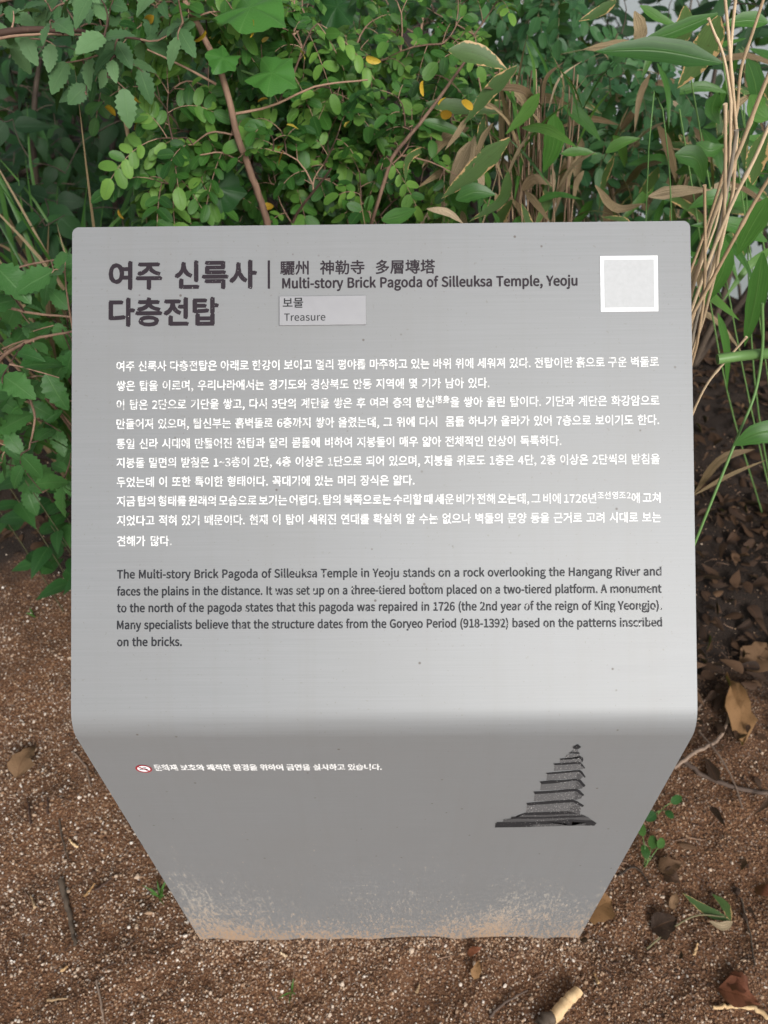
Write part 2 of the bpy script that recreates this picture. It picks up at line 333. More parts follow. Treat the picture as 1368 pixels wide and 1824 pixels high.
GLYPHS = {
 '(': (323, '228 -187 282 -163 228 -57 190 57 168 176 160 297 168 418 190 536 228 650 282 756 228 781 169 671 125 556 97 431 88 297 97 162 125 38 169 -78'),
 ')': (323, '95 -187 154 -78 198 38 225 162 235 297 225 431 198 556 154 671 95 781 40 756 94 650 133 536 156 418 163 297 156 176 133 57 94 -57 40 -163'),
 ',': (265, '72 -181 130 -148 174 -102 201 -47 211 18 206 61 191 93 168 113 138 120 112 116 91 104 77 85 72 59 77 34 91 14 111 2 136 -2 146 -1 139 -42 120 -77 90 -107 51 -130'),
 '-': (331, '44 234 288 234 288 301 44 301'),
 '.': (265, '133 -12 157 -8 177 6 191 27 196 53 191 81 177 102 157 116 133 120 108 116 88 102 75 81 70 53 75 27 88 6 108 -8'),
 '0': (530, '265 -12 356 10 424 78 468 192 483 352 468 511 424 623 356 690 265 712 175 690 106 623 63 511 48 352 63 192 106 78 175 10/265 58 211 75 169 128 142 220 132 352 142 484 169 575 211 627 265 644 320 627 362 575 389 484 399 352 389 220 362 128 320 75'),
 '1': (530, '84 0 468 0 468 73 328 73 328 700 261 700 231 685 197 671 159 660 116 650 116 595 241 595 241 73 84 73'),
 '2': (530, '42 0 482 0 482 75 288 75 261 75 231 73 202 71 174 69 286 183 373 294 429 401 449 507 435 592 394 656 329 698 244 712 183 705 129 685 82 652 38 610 89 561 120 593 155 619 193 636 234 642 291 631 331 603 355 559 363 503 344 409 285 304 185 186 42 52'),
 '3': (530, '251 -12 339 1 411 40 459 103 477 187 465 253 433 305 386 342 329 365 329 370 379 395 419 431 444 479 453 538 437 612 395 667 330 701 248 712 191 706 141 689 95 662 53 629 100 574 132 601 167 623 205 637 245 642 295 634 332 611 356 576 364 531 354 478 321 436 262 408 170 397 170 330 272 320 340 292 377 248 388 190 377 136 348 95 303 69 245 60 191 67 145 85 106 110 73 140 28 84 67 48 116 17 177 -4'),
 '4': (530, '325 0 407 0 407 193 500 193 500 263 407 263 407 700 310 700 19 250 19 193 325 193/325 263 110 263 269 501 284 527 299 553 312 579 326 605 329 605 328 575 326 541 325 507 325 477'),
 '5': (530, '250 -12 336 4 409 50 460 125 479 227 463 327 417 397 350 438 268 451 239 449 212 443 187 435 163 423 181 626 445 626 445 700 105 700 82 373 129 344 157 361 185 374 213 382 245 385 305 374 351 343 380 293 391 225 379 156 347 104 300 72 242 60 186 67 140 84 102 109 70 138 26 80 66 46 115 16 176 -5'),
 '6': (530, '287 -12 365 4 429 50 473 122 489 215 475 311 436 380 375 421 294 435 252 429 211 412 171 386 136 350 152 487 191 577 247 626 316 641 347 637 377 626 404 609 427 587 477 641 445 670 407 692 363 707 312 712 215 692 132 626 75 509 53 334 71 183 120 74 194 9/138 281 173 322 210 350 246 365 280 370 335 359 375 328 398 279 406 215 397 150 372 100 334 68 287 56 228 71 183 114 153 184'),
 '7': (530, '189 0 280 0 294 187 325 348 385 496 485 647 485 700 47 700 47 626 387 626 300 485 241 341 206 183'),
 '8': (530, '267 -12 357 2 426 40 470 97 486 168 476 233 450 283 413 322 369 352 369 357 400 387 430 426 453 473 461 526 448 601 410 659 350 697 269 711 193 698 133 661 92 605 77 533 85 482 106 438 136 401 172 371 172 368 125 336 84 293 55 239 44 174 61 99 107 40 178 2/315 380 255 406 205 438 170 479 157 533 165 579 188 615 223 637 268 646 318 636 355 610 379 570 387 521 382 483 369 447 346 413/268 53 210 62 163 89 132 130 121 181 128 229 148 272 179 309 218 340 289 310 348 276 388 232 403 171 393 123 366 86 324 61'),
 '9': (530, '224 -12 319 9 400 77 457 199 478 380 461 526 411 630 336 692 243 712 165 696 101 650 58 578 42 485 56 390 95 321 156 280 235 265 279 272 321 289 361 315 396 350 379 214 340 124 286 75 222 60 188 64 157 74 128 91 103 114 55 59 88 31 126 8 171 -7/395 424 359 381 322 352 285 336 249 330 195 341 156 373 132 421 124 485 133 551 158 601 196 633 244 645 303 630 349 588 380 519'),
 'A': (581, '4 0 93 0 160 214 416 214 483 0 577 0 339 700 241 700/182 284 217 392 235 450 253 509 270 568 286 628 290 628 307 568 325 509 342 451 361 392 394 284'),
 'B': (627, '96 0 319 0 427 13 510 51 565 115 584 205 574 269 544 319 499 353 442 372 442 377 486 400 518 435 538 479 544 529 527 608 477 661 401 691 304 700 96 700/184 403 184 630 292 630 364 624 416 605 447 570 457 518 448 469 418 433 366 411 288 403/184 71 184 334 307 334 388 327 448 304 485 265 498 208 485 147 447 104 387 79 307 71'),
 'G': (658, '371 -12 438 -6 498 11 548 36 587 69 587 363 357 363 357 289 506 289 506 106 482 89 451 76 417 68 380 65 280 85 207 142 162 233 146 352 163 470 210 559 283 615 379 635 427 630 467 616 501 595 530 569 578 626 543 658 498 685 443 705 376 712 248 688 146 616 79 502 55 350 79 197 144 83 244 12'),
 'H': (695, '96 0 184 0 184 330 511 330 511 0 600 0 600 700 511 700 511 407 184 407 184 700 96 700'),
 'I': (280, '96 0 184 0 184 700 96 700'),
 'K': (617, '96 0 184 0 184 222 305 365 515 0 613 0 360 435 580 700 479 700 186 349 184 349 184 700 96 700'),
 'M': (775, '96 0 176 0 176 388 175 437 172 491 168 544 164 594 168 594 224 435 357 71 416 71 548 435 605 594 608 594 605 544 601 491 598 437 597 388 597 0 679 0 679 700 573 700 439 326 427 290 416 253 404 216 391 180 387 180 374 216 362 253 349 290 336 326 202 700 96 700'),
 'P': (605, '96 0 184 0 184 279 300 279 405 292 486 331 539 399 558 495 539 591 486 655 403 689 296 700 96 700/184 350 184 628 285 628 366 622 423 600 458 559 470 495 459 430 425 385 369 359 288 350'),
 'R': (606, '184 368 184 628 302 628 375 622 428 601 461 562 472 504 461 444 428 402 375 376 302 368/480 0 580 0 402 307 467 332 516 373 548 430 560 504 541 596 491 657 413 690 315 700 96 700 96 0 184 0 184 297 310 297'),
 'S': (569, '290 -12 389 3 464 45 511 108 528 186 517 254 486 306 441 344 384 373 285 416 243 435 206 458 179 490 168 534 177 576 204 608 245 628 299 635 345 631 387 618 424 597 458 570 504 626 463 661 414 688 359 706 299 712 211 699 141 660 95 602 78 527 91 460 125 409 171 373 221 348 321 304 367 282 405 257 429 225 438 179 428 132 400 96 353 73 291 65 237 71 186 89 139 116 98 152 46 91 95 48 153 16 219 -5'),
 'T': (572, '242 0 330 0 330 626 542 626 542 700 30 700 30 626 242 626'),
 'Y': (507, '209 0 297 0 297 271 508 700 416 700 327 502 310 464 292 426 274 387 256 349 252 349 234 387 217 426 200 464 183 502 93 700 -1 700 209 271'),
 'a': (538, '207 -12 254 -7 299 9 340 33 379 62 382 62 390 0 461 0 461 319 451 407 419 474 363 517 282 532 221 526 166 509 118 488 78 464 112 404 145 424 182 442 223 455 267 459 320 448 353 419 370 377 374 329 232 304 133 265 75 209 56 135 68 72 99 26 147 -3/232 58 196 63 167 77 147 103 140 140 152 186 192 223 264 251 374 270 374 126 338 97 303 75 268 63'),
 'b': (590, '316 -12 401 6 473 61 523 149 541 267 528 376 488 460 424 513 335 532 292 526 250 511 209 488 172 459 176 552 176 760 88 760 88 0 158 0 165 53 169 53 204 26 241 5 279 -8/302 61 274 64 243 73 210 89 176 115 176 388 212 418 247 440 280 454 313 458 377 445 419 406 443 345 451 266 440 180 408 116 361 75'),
 'c': (487, '292 -12 338 -8 382 5 423 25 460 53 422 112 396 92 367 75 335 64 300 60 235 74 184 115 151 177 139 259 152 340 186 403 237 444 303 458 332 455 358 446 383 432 406 414 450 471 420 494 386 514 346 527 299 532 204 514 124 460 70 374 50 259 68 144 119 59 196 6'),
 'd': (592, '265 -12 310 -7 352 9 389 33 422 61 425 61 433 0 504 0 504 760 416 760 416 561 421 472 388 497 354 516 317 528 275 532 190 513 118 458 69 372 51 259 66 144 109 58 176 6/284 61 223 75 178 114 150 176 140 260 152 341 184 403 232 444 290 458 322 455 353 446 385 429 416 404 416 132 384 101 352 79 318 65'),
 'e': (529, '298 -12 348 -8 392 3 432 19 468 40 437 98 408 81 377 68 344 60 308 57 240 70 187 106 151 164 136 239 485 239 489 288 475 389 435 466 370 515 282 532 196 513 121 459 69 373 50 259 69 144 122 59 201 6/135 301 152 370 186 420 231 451 284 462 338 452 379 421 404 370 413 301'),
 'f': (310, '32 448 102 448 102 0 189 0 189 448 299 448 299 519 189 519 189 601 194 645 207 677 230 696 263 703 277 702 291 699 306 695 321 689 340 756 321 763 300 768 277 771 253 773 186 761 139 727 111 673 102 602 102 519 32 514'),
 'g': (539, '263 -239 371 -224 454 -185 507 -128 525 -59 514 -4 480 35 423 57 345 64 243 64 199 68 171 80 156 98 152 120 154 140 161 156 172 170 185 182 203 175 223 169 242 165 262 164 336 177 397 213 437 270 452 345 449 377 440 406 427 431 410 452 516 452 516 519 335 519 320 524 303 528 283 531 262 532 187 519 126 482 83 424 68 347 74 302 89 264 111 232 136 207 136 203 115 186 97 164 83 137 78 107 82 79 92 55 107 36 125 22 125 17 93 -7 69 -36 54 -67 49 -100 64 -159 108 -203 176 -230/262 223 220 232 185 257 161 296 152 347 161 398 184 436 219 460 262 468 305 460 340 436 364 398 372 347 364 296 340 257 304 232/275 -179 212 -172 165 -154 135 -125 125 -88 128 -65 137 -43 154 -21 178 0 195 -4 212 -6 229 -7 244 -8 334 -8 380 -11 413 -22 433 -43 439 -74 428 -113 395 -146 343 -170'),
 'h': (580, '88 0 176 0 176 376 212 411 246 436 280 451 317 456 361 448 392 423 410 380 415 317 415 0 502 0 502 329 493 416 464 480 414 519 344 532 294 525 249 506 209 479 172 445 176 552 176 760 88 760'),
 'i': (263, '88 0 176 0 176 519 88 519/132 626 155 630 174 641 186 660 190 684 186 707 174 724 155 736 132 740 108 736 90 724 79 707 74 684 79 660 90 641 108 630'),
 'j': (263, '33 -231 99 -219 143 -185 168 -131 176 -59 176 519 89 519 89 -59 86 -102 76 -134 57 -154 25 -161 11 -161 -2 -158 -14 -155 -25 -152 -42 -218 -27 -223 -9 -227 11 -230/132 626 155 630 173 641 186 660 190 684 186 707 173 724 155 736 132 740 108 736 90 724 78 707 74 684 78 660 90 641 108 630'),
 'k': (527, '88 0 174 0 174 137 271 250 423 0 518 0 322 309 495 519 397 519 178 245 174 245 174 760 88 760'),
 'l': (271, '180 -12 196 -12 209 -10 220 -8 230 -5 218 62 200 60 190 62 183 69 178 80 176 97 176 760 88 760 88 103 93 54 109 18 138 -5'),
 'm': (884, '88 0 176 0 176 376 210 411 244 436 275 451 306 456 348 448 379 423 396 380 402 317 402 0 489 0 489 376 524 411 558 436 589 451 620 456 663 448 693 423 710 380 716 317 716 0 803 0 803 329 794 416 765 480 716 519 647 532 600 525 557 504 515 473 475 433 455 474 425 505 385 525 331 532 286 525 245 506 206 478 170 443 168 443 159 519 88 519'),
 'n': (583, '88 0 176 0 176 376 212 411 246 436 280 451 317 456 361 448 392 423 410 380 415 317 415 0 502 0 502 329 493 416 464 480 414 519 344 532 294 525 249 506 208 478 170 443 168 443 159 519 88 519'),
 'o': (579, '289 -12 380 6 457 59 509 144 529 259 509 374 457 460 380 514 289 532 198 514 122 460 69 374 50 259 69 144 122 59 198 6/289 60 228 74 181 115 150 177 139 259 150 340 181 403 228 444 289 458 351 444 398 403 429 340 440 259 429 177 398 115 351 74'),
 'p': (592, '88 -219 176 -219 176 -43 173 48 208 22 244 3 281 -9 316 -12 401 6 473 61 523 149 541 267 528 376 488 460 424 513 335 532 291 526 248 510 207 486 170 458 168 458 159 519 88 519/302 61 274 64 243 73 210 89 176 115 176 388 212 418 247 440 281 454 313 458 377 445 419 406 443 345 451 266 440 180 408 116 361 75'),
 'r': (371, '88 0 176 0 176 333 204 389 237 426 272 447 306 454 320 453 333 451 344 449 356 445 372 520 360 526 347 529 333 531 317 532 275 524 236 503 200 469 170 424 168 424 159 519 88 519'),
 's': (447, '223 -12 304 0 363 33 399 82 412 141 398 203 361 246 311 276 254 299 212 315 176 334 152 357 142 389 148 418 166 442 196 458 239 464 271 461 301 451 329 436 356 418 398 473 366 496 327 514 284 527 238 532 162 520 106 489 71 442 59 385 73 328 107 287 156 257 210 235 253 218 291 198 318 171 329 137 322 105 303 79 271 62 226 55 183 60 143 72 107 92 73 117 31 59 71 31 118 8 169 -7'),
 't': (360, '250 -12 275 -11 300 -6 324 0 347 7 329 73 316 67 301 63 285 59 270 58 232 65 208 84 194 115 190 158 190 448 331 448 331 519 190 519 190 665 117 665 108 519 26 514 26 448 103 448 103 160 111 90 135 35 181 0'),
 'u': (580, '240 -12 289 -6 333 13 373 43 411 81 414 81 420 0 493 0 493 519 406 519 406 151 371 111 337 84 303 68 265 63 221 71 191 96 174 138 168 201 168 519 80 519 80 190 90 102 119 39 168 1'),
 'v': (498, '200 0 302 0 485 519 399 519 301 223 289 185 277 147 265 108 253 71 248 71 201 223 103 519 12 519'),
 'w': (766, '170 0 271 0 345 278 354 315 363 352 372 390 380 429 385 429 394 390 402 353 411 316 420 280 495 0 601 0 741 519 657 519 582 219 573 182 565 146 558 110 550 74 545 74 509 219 428 519 343 519 262 219 253 182 244 146 235 110 227 74 223 74 192 219 115 519 26 519'),
 'y': (498, '96 -223 165 -210 218 -172 259 -115 290 -44 485 519 400 519 307 231 265 84 260 84 246 121 233 159 221 196 208 231 103 519 12 519 221 -1 209 -40 190 -85 164 -120 132 -143 93 -152 82 -151 71 -149 61 -146 53 -143 35 -213 48 -217 63 -221 79 -223'),
 '~': (530, '359 274 394 280 428 297 461 326 492 370 443 405 424 375 404 355 383 344 361 340 318 354 275 385 228 417 172 431 137 425 103 408 70 378 39 334 88 300 106 329 126 350 147 361 169 365 213 351 255 319 303 288'),
 ' ': (214, ''),
}

# ------------------------------------------------------------------ ground, river
def bank_edge(x): u = np.clip((.75-x)/.9, 0, 1); return 2.15 + 6.5*u*u*(3-2*u) + .25*np.sin(x*.9+1) + .12*np.sin(x*2.7) - .25*np.clip(x-.3, 0, 1)
def gz(x, y):
    x = np.asarray(x, float); y = np.asarray(y, float)
    z = .010*np.sin(x*3.1+.4)*np.sin(y*2.3+1)+.006*np.sin(x*9+y*4)+.004*np.sin(y*17-x*6)+.0025*np.sin(x*41)*np.sin(y*37+2)
    d = np.maximum(y-bank_edge(x), 0)
    drop = np.where(d < 14, np.minimum(.85*d, 8)*np.minimum(d/.8, 1)**.5, 8)
    far = np.clip((y-300)/60, 0, 1)*11
    near = np.exp(-(((y+.012)/.030)**2))*np.clip((.40-np.abs(x))*12, 0, 1)*(.005+.004*np.sin(x*31)+.003*np.sin(x*83+1))
    return z - drop + far + near + .006*rngz(x*23, y*23) + .003*rngz(x*57+2, y*61)
def rngz(a, b): return np.sin(a*1.3+np.sin(b*1.7))*np.sin(b*1.1+np.sin(a*.9))
def axis(lo, hi, step, ext):
    core = np.arange(lo, hi+1e-6, step); s = step; a = [hi]; b_ = [lo]
    while a[-1] < ext: s *= 1.22; a.append(a[-1]+s); b_.append(b_[-1]-s)
    return np.concatenate([np.array(b_[1:])[::-1], core, np.array(a[1:])])
gx = axis(-1.1, 1.2, .014, 900); gy = axis(-.5, 2.6, .014, 900)
X, Y = np.meshgrid(gx, gy); Z = gz(X, Y)
nx, ny = len(gx), len(gy); i = (np.arange(ny-1)*nx)[:, None]+np.arange(nx-1)[None]
mb = MB(); mb.add(np.stack([X, Y, Z], -1).reshape(-1, 3), np.stack([i, i+1, i+nx+1, i+nx], -1).reshape(-1, 4))
m, t, b, _ = mat('sandy_soil')
v = mapped(t, (1, 1, 1)); n1 = noise(t, v, 7, 4); n2 = noise(t, v, 260, 3, .7); n3 = noise(t, v, 34, 4, .65)
c = ramp(t, n2.outputs['Fac'], [(.33, (.038, .014, .006)), (.52, (.14, .060, .025)), (.68, (.33, .19, .10))]).outputs[0]
c = mix(t, ramp(t, n1.outputs['Fac'], [(.4, 0.0), (.62, .7)]).outputs[0], c, mix(t, n2.outputs['Fac'], (.05, .022, .010), (.20, .092, .042)))
vo = t.nodes.new('ShaderNodeTexVoronoi'); vo.inputs['Scale'].default_value = 210; t.links.new(v, vo.inputs['Vector'])
sep = t.nodes.new('ShaderNodeSeparateColor'); t.links.new(vo.outputs['Color'], sep.inputs[0])
c = mix(t, math_(t, 'MULTIPLY', ramp(t, sep.outputs[0], [(.72, 0.0), (.78, 1.0)]).outputs[0], ramp(t, vo.outputs['Distance'], [(.25, .75), (.5, 0.0)]).outputs[0]), c, (.34, .27, .22))
# shrub shade and dark litter painted into the soil: behind the sign, closer right
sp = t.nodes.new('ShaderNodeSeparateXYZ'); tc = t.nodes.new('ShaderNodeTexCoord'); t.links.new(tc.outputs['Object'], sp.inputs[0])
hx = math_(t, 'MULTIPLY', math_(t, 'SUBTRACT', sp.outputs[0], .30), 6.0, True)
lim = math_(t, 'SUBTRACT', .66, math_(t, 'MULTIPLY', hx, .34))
litter_shade = math_(t, 'ADD', math_(t, 'SUBTRACT', sp.outputs[1], lim), math_(t, 'MULTIPLY', math_(t, 'SUBTRACT', n1.outputs['Fac'], .5), .35))
c = mix(t, ramp(t, litter_shade, [(0.0, 0.0), (.22, .95)]).outputs[0], c, mix(t, n3.outputs['Fac'], (.005, .003, .002), (.028, .016, .010)))
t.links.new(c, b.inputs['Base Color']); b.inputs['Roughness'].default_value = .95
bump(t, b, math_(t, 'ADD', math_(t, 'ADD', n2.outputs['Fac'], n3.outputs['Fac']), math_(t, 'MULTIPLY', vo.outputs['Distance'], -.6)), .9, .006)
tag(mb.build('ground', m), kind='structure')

mb = MB(); mb.add([(-900, 6, -7), (900, 6, -7), (900, 360, -7), (-900, 360, -7)], [[0, 1, 2, 3]])
m, t, b, _ = mat('river_water')
b.inputs['Base Color'].default_value = (.30, .33, .32, 1); b.inputs['Roughness'].default_value = .12; b.inputs['Specular IOR Level'].default_value = .9
bump(t, b, noise(t, mapped(t, (1, .5, 1)), 1.5, 4).outputs['Fac'], .12, .05)
tag(mb.build('river', m), kind='structure')

# ------------------------------------------------------------------ the information sign
HW, HF, LP, AP, TH, RB = .33, .74562, .53449, .75067, .045, .050
PN = np.array([0, -math.sin(AP), math.cos(AP)]); PV = np.array([0, math.cos(AP), math.sin(AP)])   # panel normal / upwards along it
sign = empty('information_sign', (0, 0, 0), 'grey metal information sign with slanted text panel standing on sandy soil', 'sign')
def profile(off):
    """points (y, z) from the foot up the front, round the bend and up the panel; off = depth below the surface"""
    dlt = math.pi/2-AP                       # turn angle at the bend
    tl = RB*math.tan(dlt/2); pts = [(0, -.06), (0, .0)]
    pts += [(0, z) for z in np.linspace(.1, HF-tl-.02, 8)]
    cy, cz = RB, HF-tl
    for a in np.linspace(0, dlt, 15): pts.append((cy-RB*math.cos(a), cz+RB*math.sin(a)))
    for s in np.linspace(tl+.02, LP-.016, 8): pts.append((s*math.cos(AP), HF+s*math.sin(AP)))
    for s in LP-.0095*(1-np.sin(np.linspace(0, math.pi/2, 8))): pts.append((s*math.cos(AP), HF+s*math.sin(AP)))
    P = np.array(pts); T = np.gradient(P, axis=0); T /= np.linalg.norm(T, axis=1, keepdims=True)
    return P+np.stack([T[:, 1], -T[:, 0]], 1)*off, P
Pin, Pout = profile(TH)
sfromtop = np.array([np.hypot(*(Pout[-1]-p)) for p in Pout]); RC = .0075
hw = np.where(sfromtop < RC, HW-RC+np.sqrt(np.maximum(RC**2-(RC-sfromtop)**2, 0)), HW)
mb = MB(); k = len(Pout)
V = np.concatenate([np.stack([sx*hw, P[:, 0], P[:, 1]], 1) for P in (Pout, Pin) for sx in (-1, 1)])
i = np.arange(k-1)
F = [np.stack([i, i+k, i+k+1, i+1], 1), np.stack([2*k+i+1, 3*k+i+1, 3*k+i, 2*k+i], 1),
     np.stack([i, i+1, 2*k+i+1, 2*k+i], 1), np.stack([k+i+1, k+i, 3*k+i, 3*k+i+1], 1),
     np.array([[k-1, 2*k-1, 4*k-1, 3*k-1], [0, 2*k, 3*k, k]])]
mb.add(V, np.concatenate(F))
body = mb.build('folded_body', M['metal'], sign)
bv = body.modifiers.new('edge', 'BEVEL'); bv.width = .0016; bv.segments = 3; bv.limit_method = 'ANGLE'; bv.angle_limit = R(50)
body.modifiers.new('wn', 'WEIGHTED_NORMAL').keep_sharp = True

# --- lettering
GL = {}
HAN_ADV, HAN_SP = 920, 278
def glyph(ch):
    if ch in GL: return GL[ch]
    if ch == ' ': GL[ch] = (None, None, HAN_SP); return GL[ch]
    if ch in GLYPHS:
        adv, src = GLYPHS[ch]
        cu = bpy.data.curves.new('glyph', 'CURVE'); cu.dimensions = '2D'; cu.fill_mode = 'BOTH'
        for s in src.split('/'):
            p = np.array(s.split(), float).reshape(-1, 2)/1000
            sp = cu.splines.new('POLY'); sp.points.add(len(p)-1); sp.use_cyclic_u = True
            for q, (a, b_) in zip(sp.points, p): q.co = (a, b_, 0, 1)
    else:
        adv = HAN_ADV if '\uac00' <= ch <= '\ud7a3' else 1000
        cu = bpy.data.curves.new('glyph', 'FONT'); cu.body = ch; cu.resolution_u = 3
    o = bpy.data.objects.new('glyph', cu); COL.objects.link(o); bpy.context.view_layer.update()
    me = o.evaluated_get(bpy.context.evaluated_depsgraph_get()).to_mesh()
    me.calc_loop_triangles()
    V = np.array([v.co[:2] for v in me.vertices]).reshape(-1, 2); T = np.array([lt.vertices[:] for lt in me.loop_triangles]).reshape(-1, 3)
    bpy.data.objects.remove(o); bpy.data.curves.remove(cu)
    GL[ch] = (V, T, adv); return GL[ch]
class Text:
    """lettering on a plane: origin o, right u, up v, normal n"""
    def __init__(s, o, u, v, n): s.mb = MB(); s.o, s.u, s.v, s.n = map(np.asarray, (o, u, v, n)); s.d = 0
    def put(s, V, T, du, dv, bold):
        offs = [(0, 0)] if bold <= 0 else [(bold*math.cos(a), bold*math.sin(a)) for a in (.4, 1.97, 3.54, 5.11)]
        for j, (a, b_) in enumerate(offs):
            W = s.o+np.outer(V[:, 0]+du+a, s.u)+np.outer(V[:, 1]+dv+b_, s.v)+s.n*(.00035+j*.00002)
            s.mb.add(W, T)
    def line(s, text, x0, x1, base, em, bold=0, narrow=1.0, hnarrow=1.0, sup=(), justify='space', sup_scale=.72):
        items = []; u = 0; nsp = 0
        for q, ch in enumerate(text):
            V, T, adv = glyph(ch); sc = em/1000*(sup_scale if q in sup else 1)
            lat = narrow if ch in GLYPHS and ch != ' ' else hnarrow
            items.append((V, T, u, sc*1000, lat, q in sup, nsp)); u += adv*sc*lat
            if ch == ' ': nsp += 1
        f = next(x for x in items if x[0] is not None); left = f[0][:, 0].min()*f[3]*f[4]+f[2]
        l = items[-1]; right = l[2]+l[0][:, 0].max()*l[3]*l[4]
        extra = 0; kx = 1
        if x1 is not None:
            if justify == 'space' and nsp: extra = ((x1-x0)-(right-left))/nsp
            else: kx = (x1-x0)/(right-left)
        for V, T, du, sc, lat, issup, ns in items:
            if V is None: continue
            W = V*np.array([sc*lat*kx, sc])
            s.put(W, T, x0+(du-left)*kx+ns*extra, base+(em*.34 if issup else 0), bold*(.6 if issup else 1))
        return extra/(em*.278) if x1 is not None else 0
    def build(s, name, material): return s.mb.build(name, material, sign, smooth=False)
P0 = np.array([0, 0, HF])
def pu(px, py): q = on_plane(px, py, P0, PN)-P0; return q[0], q@PV          # panel coordinates of a spot on the panel
def fu(px, py): q = on_plane(px, py, np.zeros(3), np.array([0, -1., 0])); return q[0], q[2]
U = np.array([1., 0, 0]); Zv = np.array([0, 0, 1.])
def panel_text(): return Text(P0, U, PV, PN)
def span(pxl, pyl, pxr, pyr):
    a, b_ = pu(pxl, pyl), pu(pxr, pyr); return a[0], b_[0], (a[1]+b_[1])/2
px2m = (pu(1174, 653)[0]-pu(208, 653)[0])/966
tx = panel_text()
x0, x1, vb = span(195.4, 511, 456, 509); tx.line('여주 신륵사', x0, x1, vb, 54*px2m, 2.0*px2m)
x0, x1, vb = span(195.4, 576.5, 388, 575); tx.line('다층전탑', x0, x1, vb, 54*px2m, 2.0*px2m, justify='all')
a = pu(477, 514.5); c = pu(481, 464)
tx.mb.add([P0+U*x+PV*y+PN*.0004 for x, y in ((a[0], a[1]), (c[0], a[1]), (c[0], c[1]), (a[0], c[1]))], [[0, 1, 2, 3]])
tx.build('title_lettering', M['ink'])
tx = panel_text(); x0, x1, vb = span(499.7, 487, 774.7, 485.5); tx.line('驪州 神勒寺 多層塼塔', x0, x1, vb, 27*px2m, .55*px2m); tx.build('chinese_title_lettering', M['ink'])
tx = panel_text(); x0, x1, vb = span(503.4, 513.8, 1028, 508.2); tx.line('Multi-story Brick Pagoda of Silleuksa Temple, Yeoju', x0, x1, vb, 25.0*px2m, .8*px2m, justify='all'); tx.build('english_title_lettering', M['ink'])
BODY = [('여주 신륵사 다층전탑은 아래로 한강이 보이고 멀리 평야를 마주하고 있는 바위 위에 세워져 있다. 전탑이란 흙으로 구운 벽돌로', 207.8, 653, 1173, 644),
 ('쌓은 탑을 이르며, 우리나라에서는 경기도와 경상북도 안동 지역에 몇 기가 남아 있다.', 208, 687, 871.6, 682.5),
 ('이 탑은 2단으로 기단을 쌓고, 다시 3단의 계단을 쌓은 후 여러 층의 탑신塔身을 쌓아 올린 탑이다. 기단과 계단은 화강암으로', 208, 721.4, 1174, 713),
 ('만들어져 있으며, 탑신부는 흙벽돌로 6층까지 쌓아 올렸는데, 그 위에 다시  몸돌 하나가 올라가 있어 7층으로 보이기도 한다.', 208, 755.6, 1173.5, 747.5),
 ('통일 신라 시대에 만들어진 전탑과 달리 몸돌에 비하여 지붕돌이 매우 얇아 전체적인 인상이 독특하다.', 208, 790.5, 999.4, 785),
 ('지붕돌 밑면의 받침은 1~3층이 2단, 4층 이상은 1단으로 되어 있으며, 지붕돌 위로도 1층은 4단, 2층 이상은 2단씩의 받침을', 208, 825, 1174.6, 817),
 ('두었는데 이 또한 특이한 형태이다. 꼭대기에 있는 머리 장식은 얇다.', 208.4, 859, 738, 855),
 ('지금 탑의 형태를 원래의 모습으로 보기는 어렵다. 탑의 북쪽으로는 수리할 때 세운 비가 전해 오는데, 그 비에 1726년조선 영조 2에 고쳐', 208.5, 893.4, 1176, 886),
 ('지었다고 적혀 있기 때문이다. 현재 이 탑이 세워진 연대를 확실히 알 수는 없으나 벽돌의 문양 등을 근거로 고려 시대로 보는', 208.5, 927.6, 1177, 920.8),
 ('견해가 많다.', 209, 964, 305.5, 963.2)]
tx = panel_text()
for s, xl, yl, xr, yr in BODY:
    sup = [q for q, ch in enumerate(s) if ch in '塔身']
    if '조선 영조 2' in s: k = s.index('조선 영조 2'); sup = range(k, k+7)
    x0, x1, vc = span(xl, yl, xr, yr); em = 20.2*px2m
    tx.line(s, x0, x1, vc-em*.37, em, .28*px2m, hnarrow=.925, sup=sup)
tx.build('korean_lettering', M['white'])
ENG = [('The Multi-story Brick Pagoda of Silleuksa Temple in Yeoju stands on a rock overlooking the Hangang River and', 1030.7, 1177.5, 1024.5),
 ('faces the plains in the distance. It was set up on a three-tiered bottom placed on a two-tiered platform. A monument', 1061.6, 1178, 1054.5),
 ('to the north of the pagoda states that this pagoda was repaired in 1726 (the 2nd year of the reign of King Yeongjo).', 1091.5, 1178.3, 1084.3),
 ('Many specialists believe that the structure dates from the Goryeo Period (918-1392) based on the patterns inscribed', 1121.8, 1178.8, 1114.4),
 ('on the bricks.', 1151, 323.7, 1150)]
tx = panel_text()
for s, yl, xr, yr in ENG:
    x0, x1, vb = span(209, yl, xr, yr); tx.line(s, x0, x1, vb, 20.6*px2m, .62*px2m, justify='all')
tx.build('english_lettering', M['ink_body'])

